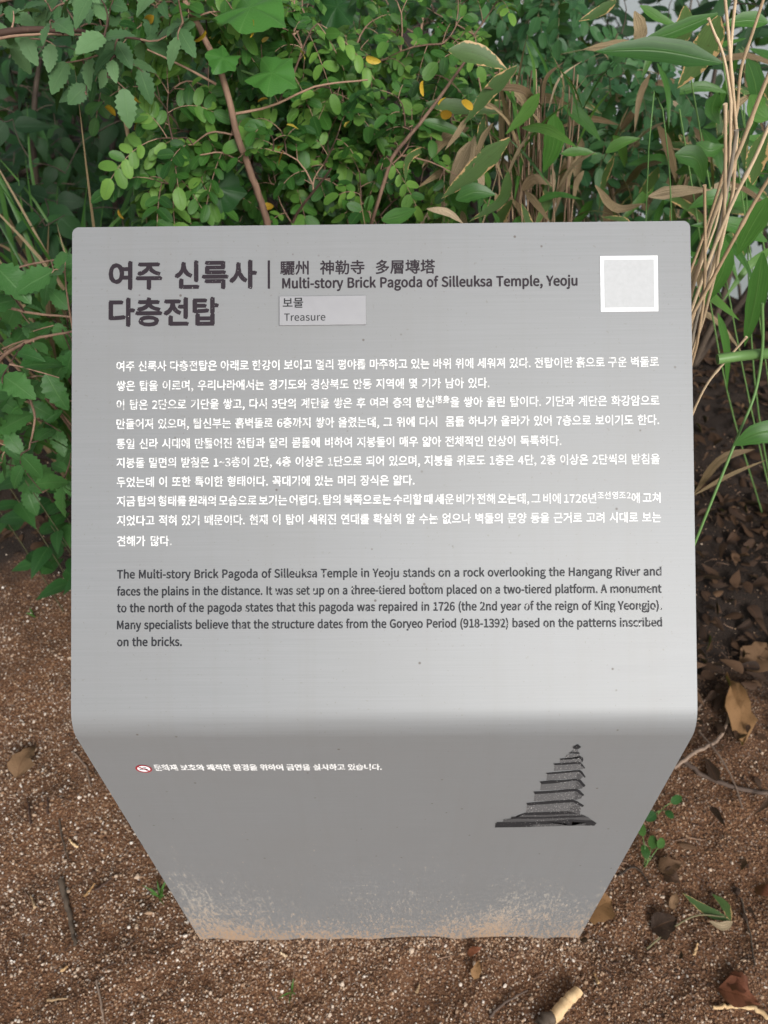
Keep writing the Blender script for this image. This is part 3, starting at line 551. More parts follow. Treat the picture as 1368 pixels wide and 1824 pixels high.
# --- raised treasure plate
def slab(name, corners, thick, material, parent, bev=.0006):
    mb = MB(); lo = [P0+U*x+PV*y+PN*.0001 for x, y in corners]; hi = [P0+U*x+PV*y+PN*thick for x, y in corners]
    mb.add(lo+hi, [[4, 5, 6, 7], [0, 1, 5, 4], [1, 2, 6, 5], [2, 3, 7, 6], [3, 0, 4, 7]])
    o = mb.build(name, material, parent, smooth=False)
    bv = o.modifiers.new('edge', 'BEVEL'); bv.width = bev; bv.segments = 2; return o
m, t, b, _ = mat('pale_plate'); n = noise(t, mapped(t, (1, 1, 1)), 60, 3)
t.links.new(mix(t, n.outputs['Fac'], (.27, .27, .283), (.315, .315, .328)), b.inputs['Base Color']); b.inputs['Roughness'].default_value = .45; b.inputs['Metallic'].default_value = .35
a, c = pu(498, 580.5), pu(652, 527)
plate = slab('treasure_plate', [(a[0], a[1]), (c[0], a[1]), (c[0], c[1]), (a[0], c[1])], .0026, m, sign)
tx = Text(P0+PN*.0026, U, PV, PN)
x0, x1, vb = span(504.7, 548, 540.5, 548); tx.line('보물', x0, x1, vb, 20*px2m, .3*px2m, justify='all')
x0, x1, vb = span(507.0, 572.8, 580.0, 572.2); tx.line('Treasure', x0, x1, vb, 18.5*px2m, .1*px2m, justify='all')
lt = tx.mb.build('plate_lettering', M['print_dark'], None, smooth=False); lt.parent = plate
# --- blank white sticker in the upper right corner
a, c = pu(1070, 555.5), pu(1171, 455.5)
stk = slab('white_sticker', [(a[0], a[1]), (c[0], a[1]), (c[0], c[1]), (a[0], c[1])], .0006, M['white_clean'], sign, .0001)
mb = MB(); q = .065*(c[0]-a[0])
mb.add([P0+U*x+PV*y+PN*.0009 for x, y in ((a[0]+q, a[1]+q), (c[0]-q, a[1]+q), (c[0]-q, c[1]-q), (a[0]+q, c[1]-q))], [[0, 1, 2, 3]])
o = mb.build('faded_print', M['sticker_grey'], None, smooth=False); o.parent = stk
# --- notice and no-smoking mark on the front face
tx = Text((0, 0, 0), U, Zv, (0, -1., 0))
(xa, za), (xb, zb) = fu(277.2, 1371.6), fu(679.6, 1370.2)
zt = fu(277.2, 1362)[1]; em = (zt-za)/.80
tx.line('문화재 보호와 쾌적한 환경을 위하여 금연을 실시하고 있습니다.', xa, xb, (za+zb)/2+.02*em, em, .03*em, justify='all')
tx.build('notice_lettering', M['white'])
cx, cz = fu(256.3, 1368.8); rx = (fu(270.9, 1368.8)[0]-fu(241.8, 1368.8)[0])/2
def disc(mb, r0_, r1_, d, a0=0, a1=6.28319, n=40):
    th = np.linspace(a0, a1, n); V = np.concatenate([np.stack([cx+r*np.cos(th), np.full(n, -d), cz+r*np.sin(th)], 1) for r in (r0_, r1_)])
    i = np.arange(n-1); mb.add(V, np.stack([i, i+1, i+1+n, i+n], 1))
def bar(mb, x, z, l, h, ang, d):
    c_, s_ = math.cos(ang), math.sin(ang)
    mb.add([(cx+x+u*c_-v_*s_, -d, cz+z+u*s_+v_*c_) for u, v_ in ((-l, -h), (l, -h), (l, h), (-l, h))], [[0, 1, 2, 3]])
mb = MB(); disc(mb, 0, rx*.86, .0003); mark = mb.build('no_smoking_mark', M['white_clean'], sign, smooth=False)
mb = MB(); disc(mb, rx*.78, rx, .0006); bar(mb, 0, 0, rx*.8, rx*.09, R(-45), .0008); o = mb.build('red_ring', M['red'], None, smooth=False); o.parent = mark
mb = MB(); bar(mb, -.05*rx, -.12*rx, rx*.5, rx*.10, 0, .0005); bar(mb, .25*rx, .25*rx, rx*.2, rx*.05, .8, .00052); bar(mb, .1*rx, .38*rx, rx*.16, rx*.05, -.6, .00054)
o = mb.build('cigarette', M['print_dark'], None, smooth=False); o.parent = mark

# --- pagoda picture printed on the front face, traced (zoom coordinates /5.7 + offset)
def zp(x, y): return fu(860+x/5.7, 1300+y/5.7)
def poly(mb, pts, d):
    V = [(x, -d, z) for x, z in (zp(*p) for p in pts)]
    bm = bmesh.new(); f = bm.faces.new([bm.verts.new(v) for v in V]); r_ = bmesh.ops.triangulate(bm, faces=[f])
    bm.verts.index_update(); mb.add([v.co[:] for v in bm.verts], [[v.index for v in f.verts] for f in bm.faces]); bm.free()
walls = [[(728, 352), (722, 415), (1010, 398), (1030, 385), (985, 335), (960, 340)],
 [(655, 445), (645, 510), (960, 492), (985, 500), (1015, 470), (965, 415)],
 [(592, 545), (580, 612), (950, 596), (1010, 590), (1020, 565), (955, 505)],
 [(527, 645), (518, 722), (940, 706), (1000, 690), (1012, 660), (940, 612)],
 [(450, 757), (438, 840), (870, 822), (985, 850), (1000, 775), (935, 728)],
 [(785, 298), (782, 330), (1012, 325), (1018, 300), (980, 285)],
 [(850, 250), (838, 282), (1005, 278), (975, 240)], [(905, 215), (890, 232), (975, 230), (960, 190), (922, 190)]]
roofs = [[(712, 340), (735, 352), (830, 350), (960, 340), (985, 345), (1030, 390), (1040, 383), (1000, 330), (970, 318), (860, 330)],
 [(640, 435), (658, 446), (760, 440), (965, 420), (985, 430), (1032, 482), (1044, 474), (1010, 420), (985, 403), (860, 416)],
 [(578, 522), (598, 547), (700, 540), (940, 510), (965, 515), (1025, 578), (1042, 558), (995, 505), (965, 490), (840, 505), (690, 510)],
 [(512, 624), (530, 648), (650, 642), (930, 618), (955, 625), (1012, 668), (1030, 656), (985, 610), (950, 592), (820, 605), (650, 618)],
 [(440, 740), (458, 762), (600, 752), (900, 730), (925, 735), (1010, 778), (1028, 764), (960, 722), (915, 702), (760, 712)],
 [(778, 290), (795, 300), (985, 288), (1000, 300), (1010, 325), (1020, 300), (1015, 275), (985, 262), (975, 275), (850, 282)],
 [(868, 234), (985, 236), (975, 222), (900, 222)],
 [(912, 170), (922, 188), (968, 190), (998, 168), (975, 150), (965, 140), (945, 152)]]
base_m = [[(124, 988), (130, 935), (205, 930), (210, 905), (285, 900), (290, 880), (365, 878), (370, 862), (430, 838), (870, 822), (985, 850), (1010, 868), (1070, 885), (1110, 915), (1154, 945), (1130, 970), (905, 970), (505, 983)]]
base_d = [[(370, 862), (430, 838), (870, 822), (985, 850), (880, 850), (620, 862)],
 [(290, 882), (640, 880), (890, 866), (1000, 868), (1050, 880), (890, 888), (640, 898), (290, 900)],
 [(130, 935), (640, 925), (900, 905), (1040, 915), (1110, 915), (1154, 945), (1130, 970), (1040, 968), (1045, 940), (905, 930), (905, 970), (860, 970), (850, 950), (510, 958), (505, 983), (124, 988)]]
mb = MB(); [poly(mb, p, .00030+.00001*i) for i, p in enumerate(walls)]; pic = mb.build('pagoda_print', M['print_light'], sign, smooth=False)
mb = MB(); [poly(mb, p, .00040+.00001*i) for i, p in enumerate(base_m)]; o = mb.build('platform_print', M['print_mid'], None, smooth=False); o.parent = pic
mb = MB(); [poly(mb, p, .00050+.00001*i) for i, p in enumerate(base_d)]; o = mb.build('platform_shading', M['print_dark'], None, smooth=False); o.parent = pic
mb = MB(); [poly(mb, p, .00065+.00001*i) for i, p in enumerate(roofs)]; o = mb.build('eaves_shading', M['print_dark'], None, smooth=False); o.parent = pic
# shaded right-hand side of every storey
side = [[(960, 425), (958, 492), (985, 500), (1015, 472)], [(950, 512), (948, 596), (1008, 590), (1018, 568)], [(940, 618), (938, 705), (998, 690), (1010, 662)], [(905, 735), (880, 824), (983, 848), (998, 778)]]
mb = MB(); [poly(mb, p, .00080+.00001*i) for i, p in enumerate(side)]; o = mb.build('side_shading', M['print_mid'], None, smooth=False); o.parent = pic

# ------------------------------------------------------------------ plants
UPC = np.array([0, -.45, .9])           # leaves turn their upper sides to the open light
def rnd(*s): return rng.normal(size=s)
def above(pt, floor=.03):
    pt = np.array(pt, float); g = float(gz(pt[0], pt[1]))+floor
    if pt[2] < g: pt[2] = g
    return pt
class Shrub:
    """stems grown from given boughs towards target points, leaves set along the twigs"""
    def __init__(s, boughs, r0_=.006, r1_=.002):
        s.stem = MB(); s.leaf = MB(); s.S = []; s.tw = []
        for b in boughs:
            p = smooth_path(b[0], 5); a, c = (b[1], b[2]) if len(b) > 1 else (r0_, r1_)
            p[1:-1] += rnd(len(p)-2, 3)*a*.10
            tube(s.stem, p, a, c, 7, rng.random()); s.S.append(p)
    def grow(s, targets, maxlen=.3, r=.0013, sag=.03):
        S = np.concatenate(s.S); T = np.asarray(targets)
        d = np.array([np.min(np.linalg.norm(S-q, axis=1)) for q in T])
        for q in T[np.argsort(d)]:
            dd = np.linalg.norm(S-q, axis=1)+.25*np.maximum(S[:, 2]-q[2], 0); a = S[np.argmin(dd)]; l = np.linalg.norm(q-a)
            if l < .02: continue
            n = max(5, int(l/.025)); t = np.linspace(0, 1, n)[:, None]; side = rnd(3)*l*.10
            p = a*(1-t)+q*t+np.sin(np.pi*t)*(np.array([0, 0, sag*l*3])+side)
            tube(s.stem, p, r+.006*min(l, .5)*.5, r*.55, 5, rng.random()); S = np.concatenate([S, p]); s.tw.append(p)
    def compound(s, base, d, size, pairs, mi=0, prof=ELL, wid=.27, tone=None, droop=.5):
        L = size*(pairs*.55+.6); n = pairs*2+1
        t = np.linspace(0, 1, 7)[:, None]; d = nrm(d)
        path = base+d*L*t-np.array([0, 0, 1.])*droop*L*t**2
        tube(s.stem, path, .0007, .0005, 4, .8)
        tang = nrm(np.gradient(path, axis=0)); nn = nrm(UPC+rnd(3)*.35); P = []; D = []; Ls = []
        for k in range(pairs):
            u = .30+.62*k/max(pairs-.5, 1); i = min(int(u*6), 5); f = u*6-i
            q = path[i]*(1-f)+path[i+1]*f; tg = tang[i]; sd = nrm(np.cross(tg, nn))
            for sg in (-1, 1): P.append(q); D.append(tg*.55+sg*sd*.85+rnd(3)*.10); Ls.append(size*(.75+.3*u)*rng.uniform(.85, 1.1))
        P.append(path[-1]); D.append(tang[-1]+rnd(3)*.1); Ls.append(size*1.15)
        n = len(P); Ls = np.array(Ls); tn = rng.random() if tone is None else tone
        leaves(s.leaf, P, D, nn+rnd(n, 3)*.22, Ls, Ls*wid*rng.uniform(.9, 1.1, n), prof, rng.uniform(.08, .4, n), rng.uniform(.0, .28, n), np.clip(tn+rng.normal(0, .18, n), 0, 1), mi)
    def leaf_compound(s, per, size, pairs=(2, 4), mi=0, prof=ELL, wid=.27, lo=.2):
        for p in s.tw:
            L = np.linalg.norm(np.diff(p, axis=0), axis=1).sum(); k = max(2, int(L*per))
            for q in range(k):
                u = lo+(1-lo)*(q+.5*rng.random())/k; i = min(int(u*(len(p)-1)), len(p)-2); ax = nrm(p[i+1]-p[i])
                sd = nrm(np.cross(ax, UPC))*(1 if q % 2 else -1)
                s.compound(p[i], ax*.5+sd*.8+rnd(3)*.35+np.array([0, -.25, .15]), size*rng.uniform(.8, 1.15), rng.integers(pairs[0], pairs[1]+1), mi, prof, wid)
            s.compound(p[-1], nrm(p[-1]-p[-2])+rnd(3)*.2, size, pairs[1], mi, prof, wid)
    def leaf_simple(s, per, size, mi=0, prof=OVATE, wid=.3, lo=.1, droop=.2, cup=.2):
        P = []; D = []
        for p in s.tw:
            L = np.linalg.norm(np.diff(p, axis=0), axis=1).sum(); k = max(2, int(L*per))
            for q in range(k):
                u = min(lo+(1-lo)*(q+.6)/k, 1); i = min(int(u*(len(p)-1)), len(p)-2); ax = nrm(p[i+1]-p[i]); sd = nrm(np.cross(ax, UPC))*(1 if q % 2 else -1)
                P.append(p[i]+(p[i+1]-p[i])*(u*(len(p)-1)-i)); D.append(ax*.6+sd*.75+rnd(3)*.25-np.array([0, 0, cup]))
        n = len(P); Ls = size*rng.uniform(.65, 1.2, n)
        leaves(s.leaf, P, D, UPC+rnd(n, 3)*.3, Ls, Ls*wid*rng.uniform(.85, 1.15, n), prof, rng.uniform(.05, .35, n), rng.uniform(.05, .3, n)+droop*.3, None, mi)
    def yellow(s, n, size, pts):
        Ls = size*rng.uniform(.7, 1.2, n); leaves(s.leaf, pts, rnd(n, 3)+np.array([0, -.2, -.1]), UPC+rnd(n, 3)*.9, Ls, Ls*rng.uniform(.2, .34, n), OVAL, rng.uniform(.2, .9, n), rng.uniform(0, .5, n), None, 1)
    def finish(s, name, base, label, leafmats, barkm, cat='shrub', group=None, stemname='stem', leafname='foliage'):
        e = empty(name, base, label, cat, group)
        s.stem.build(stemname, barkm, e); s.leaf.build(leafname, leafmats, e); return e
def pts_in(rect, n, yr, jitter=0):
    x0, y0, x1, y1 = rect
    return np.array([at_y(rng.uniform(x0, x1), rng.uniform(y0, y1), rng.uniform(*yr)) for _ in range(n)])
def gpt(x, y): return np.array([x, y, float(gz(x, y))])

# -- central shrub with the bare brown stem
st = [at_y(*q) for q in ((478, 402, .72), (455, 330, .72), (425, 250, .72), (400, 150, .73), (365, 70, .75), (322, -12, .78), (285, -90, .82))]
b0 = gpt(st[0][0]+.10, .68); main = [b0, (b0+st[0])/2+np.array([.01, 0, .02])]+st
s = Shrub([(main, .0064, .0034), ([at_y(432, 290, .73), at_y(395, 272, .73), at_y(357, 276, .73)], .0014, .0009), ([at_y(418, 240, .73), at_y(375, 236, .73), at_y(343, 258, .73)], .0015, .0009),
           ([at_y(385, 150, .73), at_y(330, 120, .73), at_y(262, 88, .73)], .0019, .001), ([at_y(408, 205, .73), at_y(480, 190, .73), at_y(560, 155, .73), at_y(655, 142, .73)], .002, .001),
           ([at_y(440, 305, .94), at_y(470, 240, 1.0), at_y(560, 60, 1.1), at_y(600, -40, 1.15)], .004, .002)])
s.grow(pts_in((262, 150, 430, 400), 48, (.72, 1.0))); s.grow(pts_in((200, -40, 420, 130), 26, (.8, 1.15))); s.grow(pts_in((400, -30, 640, 150), 34, (.8, 1.25)))
s.grow(pts_in((450, 150, 620, 360), 34, (.82, 1.1)))
s.leaf_compound(24, .027, (2, 4), 0, OVAL, .30)
s.yellow(13, .021, pts_in((180, 0, 640, 400), 13, (.7, .9)))
s.finish('wild_rose_shrub', b0, 'wild rose shrub with a bare leaning reddish brown stem and oval leaflets behind the sign', [M['rose'], M['yellow']], M['bark'])

# -- the shrub behind the middle of the sign, dotted with yellow leaves
b0 = gpt(.16, .80)
b1 = [b0, np.array([.15, .85, .5]), at_y(697, 282, .72), at_y(760, 205, .74), at_y(828, 110, .78)]
s = Shrub([(b1, .0036, .002), ([b0, np.array([.1, .9, .5]), at_y(600, 330, .95), at_y(560, 160, 1.05), at_y(530, -20, 1.2)], .005, .002),
           ([b0, np.array([.2, .95, .5]), at_y(700, 330, 1.05), at_y(740, 130, 1.2), at_y(760, -30, 1.3)], .005, .002), ([b0, np.array([.05, .7, .5]), at_y(520, 400, .75), at_y(590, 300, .72)], .004, .0015)])
s.grow(pts_in((480, 150, 820, 410), 75, (.73, 1.1))); s.grow(pts_in((520, -30, 900, 160), 60, (.85, 1.4)))
s.leaf_compound(23, .022, (2, 4), 0, OVAL, .30)
s.yellow(15, .019, pts_in((430, 60, 860, 400), 15, (.64, .8)))
s.finish('wild_rose_shrub', b0, 'dense small leaved shrub dotted with yellow leaves, crossed by a bare brown branch', [M['rose'], M['yellow']], M['bark'])

# -- elm sapling reaching in from the upper left, serrate grey green leaves
b0 = gpt(-1.05, .75)
s = Shrub([([b0, np.array([-1.0, .72, .6]), at_y(-60, 70, .70), at_y(75, 52, .70), at_y(155, 57, .70), at_y(250, 70, .72)], .007, .0015), ([at_y(-40, 75, .70), at_y(60, 61, .68), at_y(150, 62, .67)], .002, .001),
           ([np.array([-1.0, .72, .6]), at_y(-30, 10, .8), at_y(120, -20, .82), at_y(300, -10, .85)], .005, .002)])
s.grow(pts_in((-20, -30, 330, 100), 52, (.64, .9))); s.grow(pts_in((105, 75, 260, 175), 12, (.62, .75)))
s.leaf_simple(50, .038, 0, SERR, .31)
s.finish('elm_sapling', b0, 'elm sapling with toothed grey green leaves on a level branch at the upper left', [M['elm']], M['bark'], 'sapling')

# -- low elm shrub beside the left edge of the sign
b0 = gpt(-.62, .78)
s = Shrub([([b0, np.array([-.6, .72, .4]), at_y(0, 640, .52), at_y(60, 605, .50), at_y(130, 590, .50)], .004, .0015), ([b0, np.array([-.58, .75, .45]), at_y(-10, 545, .58), at_y(60, 558, .56), at_y(135, 566, .55)], .003, .0015),
           ([b0, np.array([-.55, .7, .35]), at_y(45, 690, .50), at_y(62, 745, .44), at_y(52, 800, .42)], .003, .0012), ([b0, np.array([-.6, .8, .6]), at_y(20, 480, .65), at_y(110, 460, .66)], .003, .0012)])
s.grow(pts_in((-40, 450, 135, 650), 34, (.46, .70))); s.grow(pts_in((-40, 650, 128, 880), 34, (.38, .62))); s.grow(pts_in((130, 470, 260, 800), 14, (.5, .75)))
s.leaf_simple(40, .050, 0, SERR, .30)
s.finish('elm_shrub', b0, 'low bright green shrub with toothed leaves reaching along the left edge of the sign', [leaf_mat('fresh_elm_leaf', [(0, (.030, .10, .025)), (1, (.065, .175, .045))], (.10, .2, .07), nveins=13)], M['bark'])

# -- broad-leaved seedlings at the foot of that shrub
def seedling(base, h, nl, size, mi, label, name='broad_leaved_seedling', group=None, prof=OVATE, cat='seedling', lean=(0, -.1)):
    st_ = MB(); lf = MB(); base = np.array(base); tip = base+np.array([lean[0]*h, lean[1]*h, h])
    p = smooth_path([base, (base+tip)/2+rnd(3)*.01, tip], 6); tube(st_, p, .0014, .0009, 5, .2)
    n = nl; u = np.linspace(.35, 1, n); P = np.array([p[min(int(x*(len(p)-1)), len(p)-1)] for x in u]); az = np.arange(n)*2.4+rng.random()*6
    D = np.stack([np.cos(az), np.sin(az), np.full(n, .05)], 1); L = size*rng.uniform(.75, 1.15, n)
    leaves(lf, P, D, np.array([0, -.2, 1.])+rnd(n, 3)*.15, L, L*.27, prof, .2, .35, None, 0)
    e = empty(name, base, label, cat, group); st_.build('stem', M['twig'], e); lf.build('foliage', M[mi], e); return e
for i, (px, py, y, h, nl, sz) in enumerate(((64, 815, .62, .16, 8, .062), (14, 800, .68, .2, 9, .07), (112, 850, .66, .10, 6, .055), (-20, 830, .72, .15, 7, .07), (130, 800, .75, .18, 7, .06), (60, 760, .78, .25, 9, .065), (100, 740, .85, .3, 9, .06), (104, 905, .62, .1, 4, .05))):
    q = at_y(px, py, y); b = gpt(q[0], y)
    seedling(b, max(q[2]-b[2], .05), nl, sz, 'broad', ('broad leaved seedling with drooping pointed leaves low beside the left edge of the sign'), group='seedlings left of the sign')

# -- dark broad-leaved undergrowth at the left rear
def bush(name, base, boughs, rects, per, size, matk, label, group=None, prof=OVATE, wid=.3, cat='bush', droop=.4, bark='bark_dark', maxn=None):
    s = Shrub([([np.array(base)]+[np.array(q) for q in b], .012, .004) for b in boughs])
    for r_, n, yr in rects: s.grow(pts_in(r_, n, yr), sag=.02)
    s.leaf_simple(per, size, 0, prof, wid, droop=droop, cup=.45); return s.finish(name, base, label, [M[matk]], M[bark], cat, group)
b = gpt(-.95, 1.5)
bush('dark_leaved_bush', b, [[(-.9, 1.5, .5), at_y(60, 200, 1.5), at_y(80, 60, 1.6)], [(-.7, 1.45, .4), at_y(200, 260, 1.45), at_y(240, 100, 1.6)], [(-1.1, 1.5, .5), at_y(-40, 200, 1.5)]],
     [((-60, 60, 260, 420), 110, (1.2, 1.8)), ((-40, 330, 240, 440), 35, (1.0, 1.4))], 24, .062, 'dark', 'shaded bush with large drooping dark green leaves at the left rear')
b = gpt(-.45, 1.75)
bush('dark_leaved_bush', b, [[(-.4, 1.75, .5), at_y(330, 250, 1.7), at_y(300, 60, 1.9)], [(-.3, 1.7, .5), at_y(450, 300, 1.7), at_y(480, 60, 1.9)]],
     [((220, -20, 520, 420), 110, (1.45, 2.1))], 22, .058, 'dark', 'shaded dark green bush seen through the gaps of the leaning brown stemmed shrub')
b = gpt(.15, 1.85)
bush('dark_leaved_bush', b, [[(.15, 1.85, .5), at_y(650, 250, 1.8), at_y(620, 40, 2.0)], [(.25, 1.85, .5), at_y(760, 300, 1.8), at_y(800, 60, 2.0)]],
     [((500, -30, 860, 420), 80, (1.5, 2.2))], 18, .06, 'dark', 'shaded dark green bush behind the yellow dotted shrub', prof=ELL)
b = gpt(-1.35, 1.9)
bush('dark_leaved_bush', b, [[(-1.3, 1.9, .5), at_y(-20, 200, 1.9), at_y(-60, 0, 2.0)], [(-1.2, 1.9, .5), at_y(120, 250, 1.9), at_y(140, 40, 2.0)]],
     [((-120, -40, 240, 430), 130, (1.7, 2.3))], 22, .07, 'dark', 'deeply shaded dark bush around the thin grey trunk at the far left')
b = gpt(1.0, 1.7)
bush('dark_leaved_bush', b, [[(1.0, 1.7, .4), at_y(1120, 250, 1.7), at_y(1100, 60, 1.8)], [(1.1, 1.7, .4), at_y(1260, 250, 1.7), at_y(1290, 40, 1.8)]],
     [((960, -40, 1400, 420), 130, (1.45, 2.1)), ((1150, 150, 1420, 430), 45, (1.2, 1.7))], 19, .085, 'dark', 'open dark bush at the right rear with the bright river glinting through it', prof=LANCE, wid=.16)
# taller growth down the river bank, closing the view
BANK = [(-2.3, 3.4, -30, 160, 'dark', 'dark green bank bush farthest to the left'), (-1.2, 3.6, 130, 380, 'dark', 'dark green bank bush left of the leaning stem'), (-.2, 3.5, 330, 600, 'broad', 'mid green bank bush behind the leaning stem'), (.7, 3.8, 560, 860, 'dark', 'dark green bank bush behind the middle shrub'),
        (1.5, 3.4, 820, 1090, 'dark', 'dark green bank bush behind the dry edged bamboo leaves'), (2.3, 3.9, 1040, 1400, 'dark', 'sparse bank bush at the upper right with the pale river showing through')]
for i, (x, y, pa, pb, mk, lab) in enumerate(BANK):
    b = gpt(x, y); n = (150, 150, 120, 120, 95, 62)[i]
    bush('bank_bush', b, [[(x+.1, y, b[2]+1.), at_y((pa+pb)/2, 200, y), at_y((pa+pb)/2+20, -80, y)], [(x-.2, y-.1, b[2]+.8), at_y(pa+40, 260, y-.1), at_y(pa, 0, y)], [(x+.3, y, b[2]+.8), at_y(pb-40, 260, y-.1), at_y(pb, 0, y)]],
         [((pa-60, -60, pb+60, 300), n, (y-.5, y+.5)), ((pa-60, 280, pb+60, 430), n//2, (y-1.0, y-.1))], 15, .10, mk, lab, 'bushes down the river bank', ELL)
def side_bush(x, y, rx, ry, h, n, mk, label):
    b = gpt(x, y); b[2] = max(b[2], -.4); c = b+np.array([0, 0, h*.6])
    s = Shrub([([b, b+np.array([.05, 0, h*.4]), c+np.array([dx*rx*.5, dy*ry*.5, h*.2])], .008, .003) for dx, dy in ((-1, 0), (1, .3), (0, -1), (.2, 1))])
    u = nrm(rnd(n, 3))*(rng.random(n)**.4)[:, None]; s.grow(c+u*np.array([rx, ry, h*.42])); s.leaf_simple(22, .06, 0, ELL, .3, droop=.4, cup=.3)
    s.finish('hedge_bush', b, label, [M[mk]], M['bark_dark'], 'bush')
side_bush(-1.35, 1.35, .55, .5, 1.15, 150, 'broad', 'mid green bush filling the far left behind the tufts of grass')
side_bush(1.55, 1.5, .55, .45, 1.2, 130, 'broad', 'mid green bush at the far right behind the dry canes')
side_bush(.2, 2.75, 1.3, .45, 1.6, 260, 'dark', 'wide dark hedge bush farthest behind the middle of the sign')
# a thin grey trunk in the shade at the far left
mb = MB(); tr = empty('young_tree', gpt(-1.55, 2.0), 'young tree with a thin dark grey trunk in the shade at the far left', 'tree')
b = np.array(tr.location); p = smooth_path([b-np.array([0, 0, .05]), b+np.array([.05, 0, .5]), at_y(38, 150, 2.0), at_y(45, 80, 2.0), at_y(52, 0, 2.05), at_y(55, -200, 2.1)], 6)
tube(mb, p, .034, .022, 9, .5); mb.build('trunk', M['bark_dark'], tr)
s = Shrub([(p[-8:], .02, .01)]); s.grow(np.array([p[-1]+rnd(3)*np.array([.35, .3, .2])+np.array([0, 0, .2]) for _ in range(40)])); s.leaf_simple(18, .08, 0, OVATE, .3)
s.stem.build('limbs', M['bark_dark'], tr); s.leaf.build('crown', M['dark'], tr)

# -- blue green compound-leaved shrub at the right rear
b0 = gpt(.62, 1.25)
s = Shrub([([b0, np.array([.6, 1.25, .5]), at_y(1000, 300, 1.2), at_y(1060, 170, 1.2), at_y(1100, 60, 1.25)], .005, .002), ([b0, np.array([.6, 1.3, .5]), at_y(960, 260, 1.3), at_y(900, 90, 1.4), at_y(860, -20, 1.5)], .005, .002),
           ([np.array([.62, 1.25, .6]), at_y(1100, 290, 1.15), at_y(1150, 230, 1.15)], .003, .0012)])
s.grow(pts_in((930, 90, 1170, 320), 42, (1.05, 1.4))); s.grow(pts_in((800, -30, 1010, 130), 30, (1.2, 1.6)))
s.leaf_compound(15, .030, (3, 4), 0, OVAL, .30)
s.finish('indigo_shrub', b0, 'loose shrub of small bluish green leaflets behind the bamboo leaves at the right', [M['blue']], M['twig'])

# -- vine with big lobed pale green leaves
def lobed(mb, c, r, d, n_, tone, mat_=0):
    d = nrm(d); n_ = nrm(n_-d*np.dot(n_, d)); sd = np.cross(d, n_); th = np.linspace(0, 2*np.pi, 40, endpoint=False)
    rad = r*(.80+.085*np.cos(5*th)*np.where(np.abs(th-np.pi) < .5, 0, 1)+.05*np.cos(10*th)-.34*np.exp(-((th-np.pi)/.30)**2)+.02*np.sin(13*th))
    V = [c]; uv = [(.5, 0)]+[(.5+.5*abs(math.sin(2.5*a)), f) for f in (.35, .7, 1.) for a in th]
    for f in (.35, .7, 1.): V += list(c+np.outer(np.cos(th)*rad*f, d)+np.outer(np.sin(th)*rad*f, sd)+np.outer(-.22*r*f*f*(.6+.4*np.cos(2*th))+.05*r*np.sin(5*th)*f, n_))
    j = np.arange(40); j2 = (j+1) % 40
    mb.add(V, np.stack([np.zeros(40, int), 1+j, 1+j2], 1), mat_, tone, uv)
    F = np.concatenate([np.stack([1+a*40+j, 41+a*40+j, 41+a*40+j2, 1+a*40+j2], 1) for a in (0, 1)])
    k = mb.n-len(V); mb.f.append(F+k); mb.m.append(np.full(len(F), mat_)); 
vine = empty('climbing_vine', gpt(-.05, .85), 'climbing vine with big pale lobed leaves winding through the leaning brown stemmed shrub', 'vine')
mb = MB(); vp = smooth_path([np.array(vine.location), np.array([-.1, .8, .5]), at_y(392, 400, .80), at_y(400, 345, .80), at_y(450, 270, .78), at_y(478, 150, .80), at_y(410, 110, .82), at_y(440, 30, .84), at_y(430, -60, .86)], 6)
tube(mb, vp, .0022, .0014, 6, .5); mb.build('stem', M['stem'], vine)
for px, py, y, r, d, tn, mk in ((446, 14, .74, .056, (.9, -.5, -.1), .75, 'lime'), (484, 130, .72, .040, (.9, -.4, -.2), .6, 'lime'), (388, 335, .76, .048, (.2, -.5, -.8), .15, 'broad'), (397, 103, .70, .026, (-.4, -.6, -.3), .4, 'lime'), (456, 232, .78, .028, (.6, -.4, -.4), .1, 'lime'), (600, 12, .95, .04, (-.4, -.4, -.4), .05, 'broad'), (530, 165, .8, .028, (.8, -.3, -.3), .2, 'lime')):
    mb = MB(); lobed(mb, at_y(px, py, y), r, np.array(d), np.array([.05, -.35, 1.])+rnd(3)*.15, tn); mb.build('leaf', M[mk], vine)

# -- grass tufts and bamboo grass at the left
def tuft(base, n, h, wid, label, matk='grass', spread=.5, group=None, name='grass_tuft', lean=(0, 0), dry=0):
    mb = MB(); base = np.array(base)
    for i in range(n):
        a = rng.uniform(0, 6.283); l = h*rng.uniform(.6, 1.1); out = np.array([math.cos(a), math.sin(a), 0])*spread*rng.uniform(.3, 1)+np.array([*lean, 0])
        b_ = base+np.array([rng.normal(), rng.normal(), 0])*min(.02, h*.04)
        blade(mb, [b_, b_+out*l*.25+np.array([0, 0, l*.55]), b_+out*l*.62+np.array([0, 0, l*.85]), b_+out*l+np.array([0, 0, l*rng.uniform(.86, 1.1)])], wid*rng.uniform(.7, 1.2), mat=1 if rng.random() < dry else 0)
    e = empty(name, base, label, 'grass', group); mb.build('blades', [M[matk], M['bamboo_dry']], e); return e
for px, py, y, n, h, wd in ((30, 420, .85, 26, .62, .010), (100, 440, .80, 22, .55, .009), (-30, 400, .95, 22, .7, .012), (150, 430, .95, 18, .5, .008), (60, 380, 1.05, 22, .65, .011)):
    q = at_y(px, py, y); tuft(gpt(q[0], y)+np.array([0, 0, max(q[2]-.55, 0)*0]), n, max(q[2]+.12, h), wd, 'tuft of long arching green grass at the left below the dark bush', group='grass tufts at the left', dry=.18, spread=.4)
cn = [at_y(*q) for q in ((252, 398, .95), (235, 280, .95), (215, 175, .95), (205, 125, .96), (196, 60, .98))]
